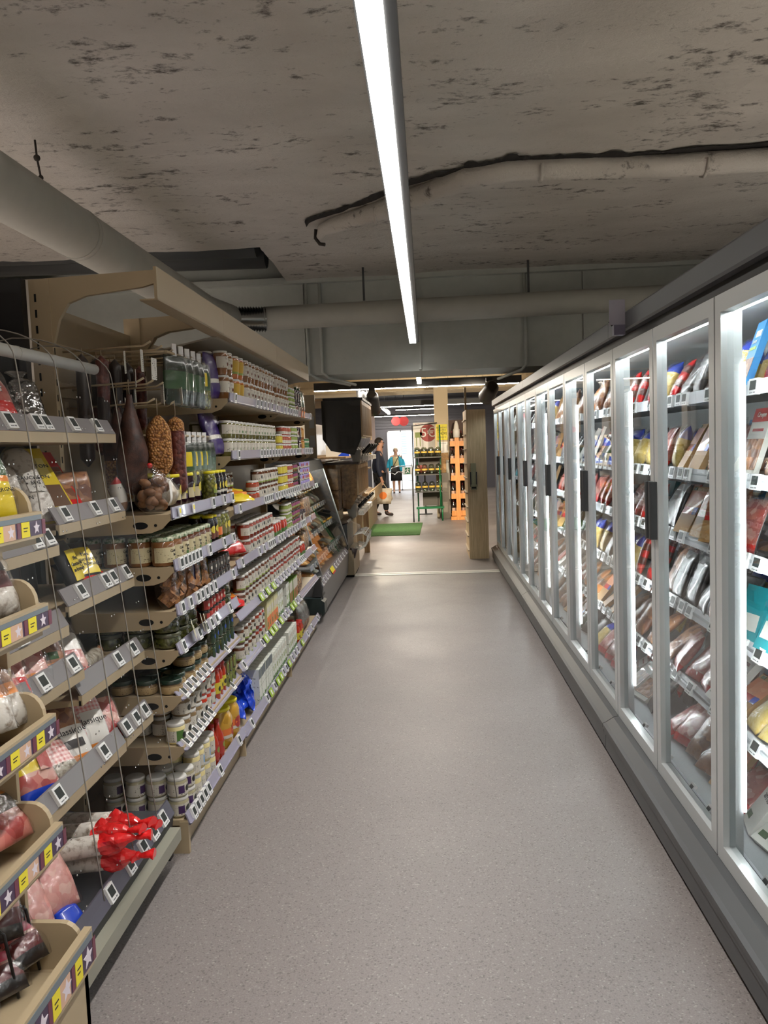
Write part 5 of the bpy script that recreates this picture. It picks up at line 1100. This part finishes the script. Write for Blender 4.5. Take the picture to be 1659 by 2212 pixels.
part('rack_shelf', MB().box(-1.9, -1.3, 10.6, 12.5, 1.40, 1.43).box(-1.9, -1.3, 10.6, 12.5, 2.2, 2.23).box(-1.9, -1.36, 10.6, 12.5, .63, .66), WOODL, e)
for k, (zb, zt) in enumerate(((1.08, 1.33), (1.34, 1.6))):
    b_ = solo('bulk_bin', MB().box(-1.32, -1.1, 10.2, 10.55, zb-.26, zt-.26), BRF, (-1.21, 10.4, zb-.26), ('clear bulk bin of nuts behind the chiller, lower', 'clear bulk bin of nuts behind the chiller, upper')[k], 'bin', 'stacked bulk bins')
solo('bin_plinth', MB().box(-1.33, -1.09, 10.15, 10.58, .705, .818), BEIGE_D, (-1.21, 10.4, .705), 'plain beige plinth under the clear bulk bins', 'plinth')
e = empty('coffee_bin', (-.9, 10.3, 0), 'low bulk bin with dark sloping lid and white wire basket at the chiller end', 'bin')
part('bin_base', MB().box(-1.12, -.93, 10.08, 10.9, .03, .34), BEIGE_D, e); part('bin_kick', MB().box(-1.1, -.94, 10.1, 10.88, 0, .03), HOLE, e)
part('sloping_lid', MB().prism([(-1.3, .66), (-1.0, .70), (-.98, .68), (-1.3, .60)], 1, 10.08, 10.9), M('lid_brown2', (70, 58, 48), .4), e)
part('bin_body', MB().prism([(-1.3, .34), (-1.0, .34), (-1.0, .66), (-1.3, .62)], 1, 10.1, 10.88), DGREY, e)
part('clear_scoop_hood', MB().tube([(-1.0, 10.3, .65), (-.95, 10.3, .6), (-.94, 10.3, .45)], [.05, .1, .11], 12, 0, (False, False)), FILMB, e)
part('jar_row', MB().tube([(-.93, 10.12, .36), (-.95, 10.12, .24)], [.05, .035], 10), M('coffee_dark', (48, 32, 28), .3), e)
WW = M('white_wire', (226, 224, 218), .4)
for k, y in enumerate((10.1, 10.55)):
    m = MB()
    for q in range(4):
        yy = y+.04+q*.1
        m.tube([(-.93, yy, .36), (-.86, yy, .33), (-.78, yy, .38), (-.76, yy, .5), (-.82, yy, .54), (-.92, yy, .52)], .005, 5)
    for (x_, z_) in ((-.86, .33), (-.77, .42), (-.79, .53)): m.tube([(x_, y+.03, z_), (x_, y+.36, z_)], .005, 5)
    solo('wire_basket', m, WW, (-.86, y, .33), 'white wire basket on the low bin front, %s of two' % ('nearer', 'further')[k], 'basket', 'white wire baskets')

# ------------------------------------------------------------------ oak end panel by the fridges
e = empty('oak_end_panel', (.68, 11.4, 0), 'tall oak-faced display panel standing at the end of the fridges', 'panel')
part('oak_board', MB().box(.555, .82, 11.4, 12.3, 0, 2.05), wood('light_oak', (190, 166, 128), (222, 200, 164), (22, 22, 1)), e)
m = MB()
for k in range(10):
    m.box(.535, .555, 11.46, 12.25, .1+k*.2, .115+k*.2)
part('shelf_edge', m, M('side_stock', (176, 164, 146), .5), e)
part('top_rail', MB().box(.545, .575, 11.5, 11.53, 2.05, 2.36), WOODL, e)
e = empty('bag_dispenser', (.63, 11.4, .97), 'olive green bag dispenser hanging on the oak panel', 'dispenser')
part('dispenser_body', MB().box(.60, .67, 11.35, 11.4, 1.02, 1.32).box(.594, .676, 11.33, 11.4, .96, 1.03), M('olive_plastic', (134, 132, 104), .4), e)
part('dispenser_side', MB().box(.588, .603, 11.34, 11.4, 1.0, 1.2).box(.667, .682, 11.34, 11.4, 1.0, 1.2), BLACK, e)
part('dispenser_slot', MB().box(.605, .665, 11.325, 11.331, .975, 1.0), HOLE, e)
# produce stands on the left
e = empty('produce_stand', (-1.6, 13.6, 0), 'wooden fruit stand with shelves of cartons on the left of the rear aisle', 'shelves')
part('stand_back', MB().box(-2.3, -2.25, 13.4, 19.8, 0, 2.1), WHF, e)
for z_ in (1.12, 1.45): part('shelf', MB().box(-2.25, -1.32, 13.6, 19.6, z_-.03, z_), WOODL, e)
part('sloped_front', MB().prism([(-1.7, .78), (-1.02, .58), (-1.0, .6), (-1.0, .8), (-1.03, .8), (-1.03, .64), (-1.7, .83)], 1, 13.8, 18.3), WOODL, e)
part('stand_base', MB().box(-2.2, -1.12, 13.9, 18.2, 0, .5), WOODG, e)
m = MB()
for y in (14.4, 14.75, 15.1, 15.5): m.box(-1.0, -.997, y, y+.2, .65, .77)
part('price_card', m, WHITE, e)
part('end_board', MB().box(-1.72, -1.2, 19.82, 19.85, 1.5, 2.5), M('grey_board', (150, 140, 146), .5), e)
FRU = [M('orange_skin', (226, 120, 40), .4), M('apple_red', (186, 60, 40), .3), M('apple_green', (140, 160, 60), .3), M('peach_skin', (226, 150, 96), .5)]
FNM = ['orange', 'red apple', 'green apple', 'peach']; fm = [MB().ball((0, 0, 0), .045, 8).mesh('fruit', [m_]) for m_ in FRU]; fc = [0]*4
for i in range(9):
    for j in range(4):
        t_ = (0, 0, 1, 2, 3, 1, 0, 2, 3)[(i+j) % 9]
        place(Proto('fruit', 'fruit', fm[t_]), (-1.10-j*.1, 14.0+i*.12+R(-.01, .01), .70+j*.037), (0, 0, R(0, 6)), 'round %s in the sloped wooden tray, column %s from camera, %s from front' % (FNM[t_], ORD[i], ORD[j]), 'fruit in the sloped tray')
CBX = Proto('fruit_carton', 'carton', MB().box(-.2, .2, -.25, .25, 0, .2).mesh('fruit_carton', [WHF]), [('printed_panel', MB().prism([(-.25, 0), (-.05, 0), (-.25, .12)], 0, .2, .2015, 0).prism([(.25, .2), (.05, .2), (.25, .08)], 0, .2, .2015, 0).box(.2, .2012, -.08, .1, .08, .12, 1).mesh('printed_panel', [BLUEF, M('navy', (40, 44, 84), .5)]), (), None),
     ('end_print', MB().prism([(-.2, 0), (.0, 0), (.2, .16), (.2, .0)], 1, -.2515, -.25, 0).box(-.06, .12, -.2512, -.25, .1, .15, 1).mesh('end_print', [BLUEF, MATS['navy']]), (), None)])
for k, (y, z_) in enumerate(((14.6, 1.451), (15.6, 1.451), (16.6, 1.451), (15.2, 1.121), (16.4, 1.121), (17.0, .84))): place(CBX, (-1.55, y, z_), (0, 0, R(-.05, .05)), 'white and blue fruit carton, %s' % ('upper shelf, nearest', 'upper shelf, middle', 'upper shelf, furthest', 'lower shelf, nearer', 'lower shelf, further', 'on the sloped tray')[k], 'fruit cartons')
for k, y in enumerate((16.9, 17.4)): solo('blue_crate', MB().box(-1.75, -1.4, y, y+.4, 1.121, 1.28), BLUEF, (-1.57, y+.2, 1.121), 'blue crate on the lower produce shelf, %s' % ('nearer', 'further')[k], 'crate', 'blue crates')
rb = pouch('fruit_net', .4, .5, .2, [(1, 0)], [cells('red_fruit', [(226, 84, 66), (236, 130, 96), (206, 60, 50)], 14, .3, .5, .4)], ('flat', 'flat'), 3, .12)
place(Proto('fruit_net', 'fruit', rb), (-1.5, 13.9, 1.122), (0, -.3, 0), 'pile of red bagged fruit on the lower produce shelf', scale=.72)
e = empty('fruit_poster', (-1.3, 19.8, 1.6), 'tall poster with red and yellow fruit hanging above the produce', 'poster')
part('poster_sheet', MB().box(-1.75, -1.28, 19.78, 19.8, 1.75, 2.55), M('poster_cream', (206, 184, 150), .6), e)
part('poster_red', MB().prism([(-1.5+.16*math.cos(a*PI/8), 1.82+.08*math.sin(a*PI/8)) for a in range(16)], 1, 19.77, 19.78), M('poster_redc', (206, 80, 50), .6), e)
part('poster_yellow', MB().prism([(-1.6, 1.4), (-1.5, 1.74), (-1.42, 1.74), (-1.3, 1.42)], 1, 19.775, 19.785), M('poster_yel', (226, 180, 50), .6), e)
solo('door_mat', MB().box(-1.28, -.14, 14.66, 16.88, .0005, .012).xf(Matrix.Translation((-.7, 15.8, 0)) @ Matrix.Rotation(-.02, 4, 'Z') @ Matrix.Translation((.7, -15.8, 0))), speck('green_mat', (62, 100, 52), (78, 118, 64), 40, rough=.9, bump=.4), (-.7, 15.8, 0), 'green rectangular floor mat in the rear aisle', 'mat')

# ------------------------------------------------------------------ middle of the rear room, right side
struct('trim_column', MB().box(.2, .5, 18.0, 18.3, 0, 3.0), M('column_cream', (206, 188, 156), .6))
def sign(name, label, x0, x1, y, z0, z1, mat, lines, cat='sign'):
    e = empty(name, ((x0+x1)/2, y, z0), label, cat); part('sheet', MB().box(x0, x1, y, y+.006, z0, z1), mat, e)
    for (s_, sz, dx, dz, mt) in lines:
        me = text_mesh(s_, sz, mt, .001); me.transform(Matrix.Rotation(-PI/2, 4, 'Z')); o_ = link('lettering', me, e); o_.location = (dx, -.003, dz)
    return e
sign('yellow_sign', 'yellow price sign taped on the cream column', .23, .47, 17.98, 1.68, 2.02, YEL, [('RHUM BIO\nLE LITRE', .05, 0, .24, KH), ('2€90', .085, .02, .14, INK), ('FRANCE', .05, 0, .06, KH)])
sign('paper_notice', 'white printed notice below the yellow sign on the column', .25, .47, 17.98, 1.34, 1.64, WHF, [('AFFICHAGE', .03, 0, .27, INK), ('----------\n----------\n----------', .028, 0, .14, MGREY)])
e = sign('price_poster', 'large promotional poster with a red price circle behind the bottle rack', -.28, .22, 19.0, 1.5, 2.1, WHF, [('5€', .3, .09, .36, WHF), ('ACTION', .05, -.11, .56, RL)], 'poster')
part('poster_circle', MB().prism([(.06+.19*math.cos(a*PI/12), 1.86+.2*math.sin(a*PI/12)) for a in range(24)], 1, 18.9985, 19.0), RL, e); part('poster_panel', MB().box(-.24, -.08, 18.9985, 19, 1.76, 1.88).box(-.22, -.2, 18.9985, 19, 1.56, 1.76).box(-.14, -.12, 18.9985, 19, 1.56, 1.76), LG, e)
solo('poster_stand', MB().tube([(-.05, 19.05, 0), (-.05, 19.05, 1.6)], .02, 8).box(-.2, .1, 18.95, 19.15, 0, .02), DGREY, (-.05, 19.05, 0), 'grey stand behind the promotional poster', 'stand')
# green bottle rack
GST = M('green_steel', (24, 104, 62), .35); e = empty('bottle_rack', (0, 17.5, 0), 'green steel rack holding rows of upturned glass jars', 'rack')
for x_ in (-.2, .3):
    for y in (17.3, 17.75):
        part('rack_leg', MB().tube([(x_, y, 0), (x_, y, 2.0 if y > 17.5 and x_ > 0 else .3 if y < 17.5 else 1.5)], .016, 8), GST, e)
part('rack_step', MB().box(-.24, .34, 17.26, 17.5, .26, .3), GST, e)
part('side_frame', MB().tube([(-.3, 17.2, 0), (-.3, 17.2, 1.0), (-.28, 17.6, 1.15), (-.28, 17.75, 2.0), (.25, 17.8, 2.05)], .014, 8), DGREY, e)
part('upper_post', MB().tube([(.27, 17.3, .3), (.27, 17.3, 1.1), (.25, 17.75, 1.2)], .014, 8), GST, e)
for z_ in (.62, .98, 1.34): part('shelf_plate', MB().box(-.26, .32, 17.3, 17.72, z_-.02, z_), M('rack_plate', (74, 72, 66), .5), e)
part('rack_card', MB().box(-.1, .25, 17.6, 17.62, .3, .6).box(-.16, .28, 17.7, 17.72, .98, 1.5), M('taupe_card', (92, 86, 78), .6), e)
part('rack_print', MB().box(-.2, 0, 17.69, 17.7, 1.0, 1.16), RL, e)
GJ = Proto('glass_jar', 'jar', MB().lathe([(.05, 0), (.06, .02), (.062, .15), (.05, .19), (.02, .205)], 12).mesh('glass_jar', [film('jar_glass', (206, 214, 200), .16, .6, .06, 5, .2)]), [('band', MB().lathe([(.0625, .08), (.0635, .115)], 12, caps=(False, False)).mesh('band', [M('band_amber', (214, 176, 76), .5)]), (), None)])
for li, z_ in enumerate((.62, .98, 1.34)):
    for k in range(4): place(GJ, (-.19+k*.145, 17.38, z_+.001), (0, 0, 0), 'round glass jar with amber band on the rack, %s row, %s from left' % (('lowest', 'middle', 'topmost')[li], ORD[k]), 'jars on the green rack')
e = empty('counter', (.52, 18.6, 0), 'grey-beige counter block behind the bottle rack', 'counter'); part('counter_block', MB().box(.25, .49, 17.8, 17.98, 0, .98), M('counter_grey', (140, 130, 116), .5), e)
part('counter_side', MB().box(.25, .31, 17.8, 17.84, .98, 1.25).box(.42, .48, 17.8, 17.84, .98, 1.25), M('counter_grey2', (170, 166, 152), .5), e)
solo('bread_bag', MB().rings([[(.3, 17.86, .982), (.45, 17.86, .982), (.45, 17.96, .982), (.3, 17.96, .982)], [(.28, 17.86, 1.28), (.48, 17.86, 1.28), (.48, 17.97, 1.28), (.28, 17.97, 1.28)], [(.3, 17.88, 1.4), (.47, 17.88, 1.41), (.46, 17.93, 1.41), (.31, 17.93, 1.4)]], sm=False), KRAFT, (.38, 17.9, .982), 'brown paper bag standing on the counter block', 'bag')
e = empty('pine_bottle_shelf', (.64, 17.5, 0), 'orange pine shelving full of dark bottles at the rear', 'shelves')
part('centre_post', MB().box(.6, .69, 17.4, 17.48, 0, 1.72), WOODO, e); part('side_post', MB().box(.84, .9, 17.4, 17.9, 0, 2.1), WOODO, e); part('back', MB().box(.5, .9, 17.95, 18, 0, 2.1), M('shelf_dark', (70, 46, 32), .6), e)
for z_ in (.1, .46, .84, 1.2, 1.56): part('shelf', MB().box(.5, .9, 17.42, 17.95, z_-.02, z_).box(.5, .84, 17.41, 17.43, z_-.02, z_+.09), WOODO, e)
part('foot_board', MB().box(.48, .92, 17.36, 17.44, 0, .07), WOODO, e)
BT = Proto('wine_bottle', 'bottle', MB().lathe([(.036, 0), (.038, .01), (.038, .19), (.015, .24), (.014, .3)], 10).mesh('wine_bottle', [M('bottle_dark', (30, 20, 16), .1, coat=.6)]), [('label', MB().lathe([(.0388, .06), (.0388, .14)], 10, caps=(False, False)).mesh('label', [PEACH]), (), None), ('capsule', MB().lathe([(.0155, .25), (.0155, .302), (.004, .303)], 8).mesh('capsule', [MAROON]), (), None)])
for li, z_ in enumerate((.1, .46, .84, 1.2, 1.56)):
    for k in range(4): place(BT, (.545+k*.083+(.03 if k > 1 else -.0), 17.56, z_+.001), (0, 0, 0), 'dark bottle on the pine shelving, %s shelf, %s from left' % (('bottom', 'second lowest', 'middle', 'second highest', 'top')[li], ORD[k]), 'bottles on the pine shelving')
solo('cone_display', MB().lathe([(.07, 0), (.07, .16), (.055, .18), (.05, .24), (.025, .33), (.008, .345)], 14, (.645, 17.44, 1.722)), WHF, (.645, 17.44, 1.722), 'white bottle-shaped display standing on the pine post', 'display')
# hanging round signs, entrance gate
for k, (x_, y, r_) in enumerate(((-.84, 24.0, .13), (-.62, 24.3, .14))):
    e = empty('round_sign', (x_, y, 2.3), ('red round sign hanging near the entrance, left one', 'red round sign hanging near the entrance, right one')[k], 'sign', 'red round signs')
    part('disc', MB().prism([(x_+r_*math.cos(a*PI/14), 2.3+r_*math.sin(a*PI/14)) for a in range(28)], 1, y, y+.015), M('sign_red', (176, 34, 40), .4), e); part('cord', MB().tube([(x_, y+.007, 2.4), (x_, y+.007, 3.2)], .004, 5), BLACK, e)
e = empty('entrance_gate', (-.9, 26, 0), 'chrome swing gate with a green exit sign by the doorway', 'gate')
part('gate_post', MB().tube([(-.45, 26, 0), (-.45, 26, 1.05)], .03, 10), STEEL, e); part('gate_arm', MB().tube([(-.45, 26, .95), (-.9, 25.9, .95), (-1.1, 25.8, .9), (-1.15, 25.75, .78), (-1.0, 25.8, .7), (-.9, 25.9, .78), (-.6, 26, .72), (-.45, 26, .72)], .016, 8), STEEL, e)
pl = part('sign_plate', MB().box(-.76, -.46, 25.93, 25.945, .68, .92), WHITE, e); part('sign_field', MB().box(-.71, -.52, 25.925, 25.93, .70, .90), M('exit_green', (20, 110, 70), .5), e)
m = MB().ball((-.60, 25.922, .875), .014, 6)
m.prism([(-.63, .84), (-.60, .86), (-.58, .80), (-.61, .79)], 1, 25.919, 25.925).prism([(-.62, .80), (-.58, .81), (-.56, .76), (-.54, .73), (-.56, .725), (-.59, .765), (-.61, .75), (-.65, .72), (-.66, .735), (-.63, .765)], 1, 25.919, 25.925).prism([(-.64, .84), (-.67, .81), (-.66, .80), (-.63, .82)], 1, 25.919, 25.925).prism([(-.59, .85), (-.55, .82), (-.54, .83), (-.59, .865)], 1, 25.919, 25.925).box(-.70, -.68, 25.92, 25.925, .71, .89)
part('running_figure', m, WHITE, e)
# ------------------------------------------------------------------ people
SKIN = M('skin', (196, 146, 120), .5); SKINP = M('skin_pale', (206, 164, 140), .5); NAVY = M('navy_jacket', (24, 32, 52), .7, var=.25); BLKC = M('black_trousers', (20, 20, 24), .8); SHOE = M('brown_boot', (46, 30, 26), .5)
def skin(name, J, E_, mat, parent, sub=2):
    ks = list(J); me = bpy.data.meshes.new(name); me.from_pydata([J[k][:3] for k in ks], [(ks.index(a), ks.index(b)) for a, b in E_], [])
    o = link(name, me, parent); me.materials.append(mat)
    o.modifiers.new('skin', 'SKIN').use_smooth_shade = True
    d = me.skin_vertices[0].data
    for i, k in enumerate(ks):
        r_ = J[k][3]; d[i].radius = r_ if isinstance(r_, tuple) else (r_, r_); d[i].use_root = (i == 0)
    s_ = o.modifiers.new('smooth', 'SUBSURF'); s_.levels = sub; s_.render_levels = sub
    return o
def chain(*k): return list(zip(k, k[1:]))
def hand(J, E_, s, wrist, palm, d=(0, 0, -1), fwd=(1, 0, 0)):
    """five fingers: four from the end of the palm, thumb from its side"""
    p = Vector(palm); d = Vector(d); f = Vector(fwd)
    J['palm'+s] = (*p, .026); E_ += [(wrist, 'palm'+s)]
    for k, l in enumerate((.060, .07, .066, .052)):
        b_ = p+d*.04+f*(.026-.0175*k); c_ = b_+d*l*.55+f*.004; t_ = c_+d*l*.45+Vector((0, .014 if 'R' in s else -.014, 0))
        for q, v in (('a', b_), ('b', c_), ('c', t_)): J['f%d%s%s' % (k, q, s)] = (*v, .009)
        E_ += chain('palm'+s, 'f%da%s' % (k, s), 'f%db%s' % (k, s), 'f%dc%s' % (k, s))
    t1 = p+f*.034+d*.012; t2 = t1+f*.012+d*.03
    J['t1'+s] = (*t1, .011); J['t2'+s] = (*t2, .009); E_ += chain('palm'+s, 't1'+s, 't2'+s)
def head_parts(r, hx, hz, s, hair, hairstyle):
    eye = MB()
    for y in (-.032*s, .032*s): eye.ball((hx+.088*s, y, hz+.012*s), .011*s, 6)
    link('eye', eye.mesh('eye', [M('eye_dark', (30, 26, 26), .3)]), r)
    ear = MB()
    for y in (-.083*s, .083*s): ear.ball((hx-.005*s, y, hz), .026*s, 8, sq=(.7, .35, 1.1))
    link('ear', ear.mesh('ear', [SKIN]), r)
    link('mouth', MB().ball((hx+.087*s, 0, hz-.058*s), .018*s, 8, sq=(.35, 1.2, .3)).mesh('mouth', [M('lips', (150, 84, 76), .5)]), r)
    m = MB(); n = len(m.v); m.ball((hx-.012*s, 0, hz+.035*s), .106*s, 14, sq=(1.02, .88, .98))
    for i, v in enumerate(m.v):
        x, y, z = v
        if x > hx+.03*s and z < hz+.075*s: m.v[i] = (hx+.03*s, y*.8, max(z, hz+.04*s))
        elif z < hz-.04*s: m.v[i] = (x*.9+(hx-.02)*.1, y*.8, hz-.04*s)
        m.v[i] = tuple(Vector(m.v[i])+Vector((0, 0, .006*noise.noise(Vector(m.v[i])*40))))
    link('hair', m.mesh('hair', [hair]), r)
man = empty('person', (-1.08, 18.9, 0), 'man in navy jacket and glasses standing sideways, holding a white bag', 'person')
J = {'pelvis': (0, 0, .95, .12), 'spine': (0, 0, 1.14, .125), 'chest': (.01, 0, 1.33, .14), 'neck': (.01, 0, 1.50, .058), 'jaw': (.035, 0, 1.60, (.072, .078)), 'head': (.03, 0, 1.68, (.088, .092)), 'top': (.015, 0, 1.755, .06), 'nose': (.135, 0, 1.655, .013),
     'shR': (0, -.19, 1.42, .062), 'elR': (-.02, -.235, 1.13, .046), 'wrR': (.05, -.22, .88, .03), 'shL': (0, .19, 1.42, .062), 'elL': (-.02, .235, 1.13, .046), 'wrL': (.05, .22, .88, .03),
     'hipR': (.02, -.09, .9, .095), 'knR': (.12, -.1, .5, .062), 'anR': (.13, -.1, .09, .04), 'toR': (.26, -.1, .04, .034), 'hipL': (-.02, .09, .9, .095), 'knL': (-.03, .1, .5, .062), 'anL': (-.15, .1, .1, .04), 'toL': (-.02, .1, .04, .034)}
E_ = chain('pelvis', 'spine', 'chest', 'neck', 'jaw', 'head', 'top')+[('head', 'nose')]
for s_ in 'RL': E_ += chain('chest', 'sh'+s_, 'el'+s_, 'wr'+s_)+chain('pelvis', 'hip'+s_, 'kn'+s_, 'an'+s_, 'to'+s_)
hand(J, E_, 'R', 'wrR', (.06, -.22, .82)); hand(J, E_, 'L', 'wrL', (.06, .22, .82))
skin('body', J, E_, SKIN, man)
JK = {'waist': (0, 0, .93, .165), 'spine': (-.01, 0, 1.14, .185), 'chest': (-.01, 0, 1.33, .195), 'collar': (.01, 0, 1.49, .078)}
EK = chain('waist', 'spine', 'chest', 'collar')
for s_, q in (('R', -1), ('L', 1)):
    JK.update({'sh'+s_: (0, q*.19, 1.42, .085), 'el'+s_: (-.02, q*.24, 1.13, .068), 'wr'+s_: (.045, q*.222, .9, .05)}); EK += chain('chest', 'sh'+s_, 'el'+s_, 'wr'+s_)
skin('jacket', JK, EK, NAVY, man)
JT = {'pelvis': (0, 0, .95, .13)}; ET = []
for s_ in 'RL':
    for a_ in ('hip', 'kn', 'an'): v = J[a_+s_]; JT[a_+s_] = (v[0], v[1], v[2]+(.03 if a_ == 'an' else 0), {'hip': .112, 'kn': .082, 'an': .064}[a_])
    ET += chain('pelvis', 'hip'+s_, 'kn'+s_, 'an'+s_)
skin('trousers', JT, ET, BLKC, man)
for x_, y in ((.13, -.1), (-.15, .1)): skin('boot', {'a': (x_, y, .15, .056), 'b': (x_, y, .06, .056), 'c': (x_+.1, y, .045, .046), 'd': (x_+.165, y, .035, .034)}, chain('a', 'b', 'c', 'd'), SHOE, man)
HAIRD = M('dark_hair', (34, 26, 22), .7)
head_parts(man, .03, 1.665, 1, HAIRD, 'short')
link('beard', MB().ball((.06, 0, 1.585), .062, 10, sq=(.9, .95, .7)).mesh('beard', [M('stubble', (74, 54, 44), .8)]), man)
gl = MB()
for y in (-.034, .034): gl.tube([(.128, y+.027*math.cos(a*PI/6), 1.677+.02*math.sin(a*PI/6)) for a in range(13)], .003, 5)
gl.tube([(.128, -.06, 1.68), (.02, -.088, 1.685)], .003, 5).tube([(.128, .06, 1.68), (.02, .088, 1.685)], .003, 5)
link('glasses', gl.mesh('glasses', [BLACK]), man)
bagm = pouch('shopping_bag', .36, .40, .16, [(1, 0)], [speck('bag_white', (222, 212, 194), (206, 190, 164), 9, rough=.5)], ('flat', 'flat'), 4, .1, p=3)
bg_ = tag(link('shopping_bag', bagm, None, (-1.0, 18.68, .29), (0, 0, -PI/2)), 'white carrier bag with an orange disc in the man\'s hand', 'bag')
link('orange_disc', MB().prism([(-.0+.085*math.cos(a*PI/10), .2+.085*math.sin(a*PI/10)) for a in range(20)], 0, .088, .094).mesh('orange_disc', [ORG]), bg_)
link('bag_handle', MB().tube([(0, -.1, .33), (0, -.03, .44), (0, .0, .485), (0, .03, .44), (0, .1, .33)], .008, 6).mesh('bag_handle', [MATS['bag_white']]), bg_)

wom = empty('person', (-1.03, 28.0, 0), 'woman in turquoise cardigan and dark skirt walking in from the doorway', 'person'); wom.rotation_euler = (0, 0, -PI/2)
J = {'pelvis': (0, 0, .82, .12), 'spine': (0, 0, .98, .12), 'chest': (0, 0, 1.14, .125), 'neck': (.01, 0, 1.28, .05), 'jaw': (.035, 0, 1.36, .066), 'head': (.03, 0, 1.43, .084), 'top': (.015, 0, 1.50, .055), 'nose': (.122, 0, 1.405, .012),
     'shR': (0, -.16, 1.22, .055), 'elR': (-.02, -.25, .99, .042), 'wrR': (.1, -.27, .80, .028), 'shL': (0, .16, 1.22, .055), 'elL': (-.02, .25, .99, .042), 'wrL': (.1, .27, .80, .028),
     'hipR': (.02, -.08, .78, .09), 'knR': (.08, -.09, .44, .058), 'anR': (.02, -.09, .08, .036), 'toR': (.14, -.09, .03, .03), 'hipL': (-.02, .08, .78, .09), 'knL': (.02, .09, .44, .058), 'anL': (-.12, .09, .09, .036), 'toL': (.0, .09, .03, .03)}
E_ = chain('pelvis', 'spine', 'chest', 'neck', 'jaw', 'head', 'top')+[('head', 'nose')]
for s_ in 'RL': E_ += chain('chest', 'sh'+s_, 'el'+s_, 'wr'+s_)+chain('pelvis', 'hip'+s_, 'kn'+s_, 'an'+s_, 'to'+s_)
hand(J, E_, 'R', 'wrR', (.13, -.27, .75)); hand(J, E_, 'L', 'wrL', (.13, .27, .75))
skin('body', J, E_, SKINP, wom)
TURQ = M('turquoise_knit', (44, 164, 196), .8, var=.12)
JK = {'chest': (-.03, 0, 1.14, .13), 'collar': (-.03, 0, 1.24, .08)}; EK = chain('chest', 'collar')
for s_, q in (('R', -1), ('L', 1)):
    JK.update({'sh'+s_: (-.005, q*.165, 1.21, .075), 'el'+s_: (-.02, q*.255, .99, .065), 'wr'+s_: (.085, q*.272, .83, .055), 'fr'+s_: (.06, q*.15, 1.08, .065), 'hem'+s_: (.05, q*.19, .72, .085)})
    EK += chain('chest', 'sh'+s_, 'el'+s_, 'wr'+s_)+[('sh'+s_, 'fr'+s_), ('fr'+s_, 'hem'+s_)]
skin('cardigan', JK, EK, TURQ, wom)
skin('blouse', {'a': (0, 0, .84, .132), 'b': (.01, 0, .98, .132), 'c': (.012, 0, 1.15, .135), 'd': (.01, 0, 1.25, .07)}, chain('a', 'b', 'c', 'd'), M('cream_blouse', (206, 196, 150), .8), wom)
link('skirt', MB().rings([[(r_*1.0*math.cos(a*PI/8), r_*1.15*math.sin(a*PI/8), z_) for a in range(16)] for r_, z_ in ((.13, .88), (.16, .74), (.165, .6), (.17, .42), (.15, .42))], caps=(True, True)).mesh('skirt', [BLKC]), wom)
for x_, y in ((.02, -.09), (-.12, .09)): skin('sandal', {'a': (x_-.03, y, .025, .036), 'b': (x_+.06, y, .02, .036), 'c': (x_+.13, y, .02, .03)}, chain('a', 'b', 'c'), SHOE, wom)
head_parts(wom, .03, 1.415, .92, M('grey_hair', (206, 196, 180), .8), 'short')
hb = tag(link('handbag', MB().box(.14, .22, -.16, .02, .72, .92).mesh('handbag', [BLACK]), None, (-1.03, 28.0, 0), (0, 0, -PI/2)), 'black shoulder bag worn across the woman\'s front', 'bag')
link('strap', MB().tube([(.16, -.08, .92), (.165, 0, 1.05), (.15, .08, 1.2), (.03, .13, 1.295), (-.12, .08, 1.2)], .012, 6).mesh('strap', [BLACK]), hb)
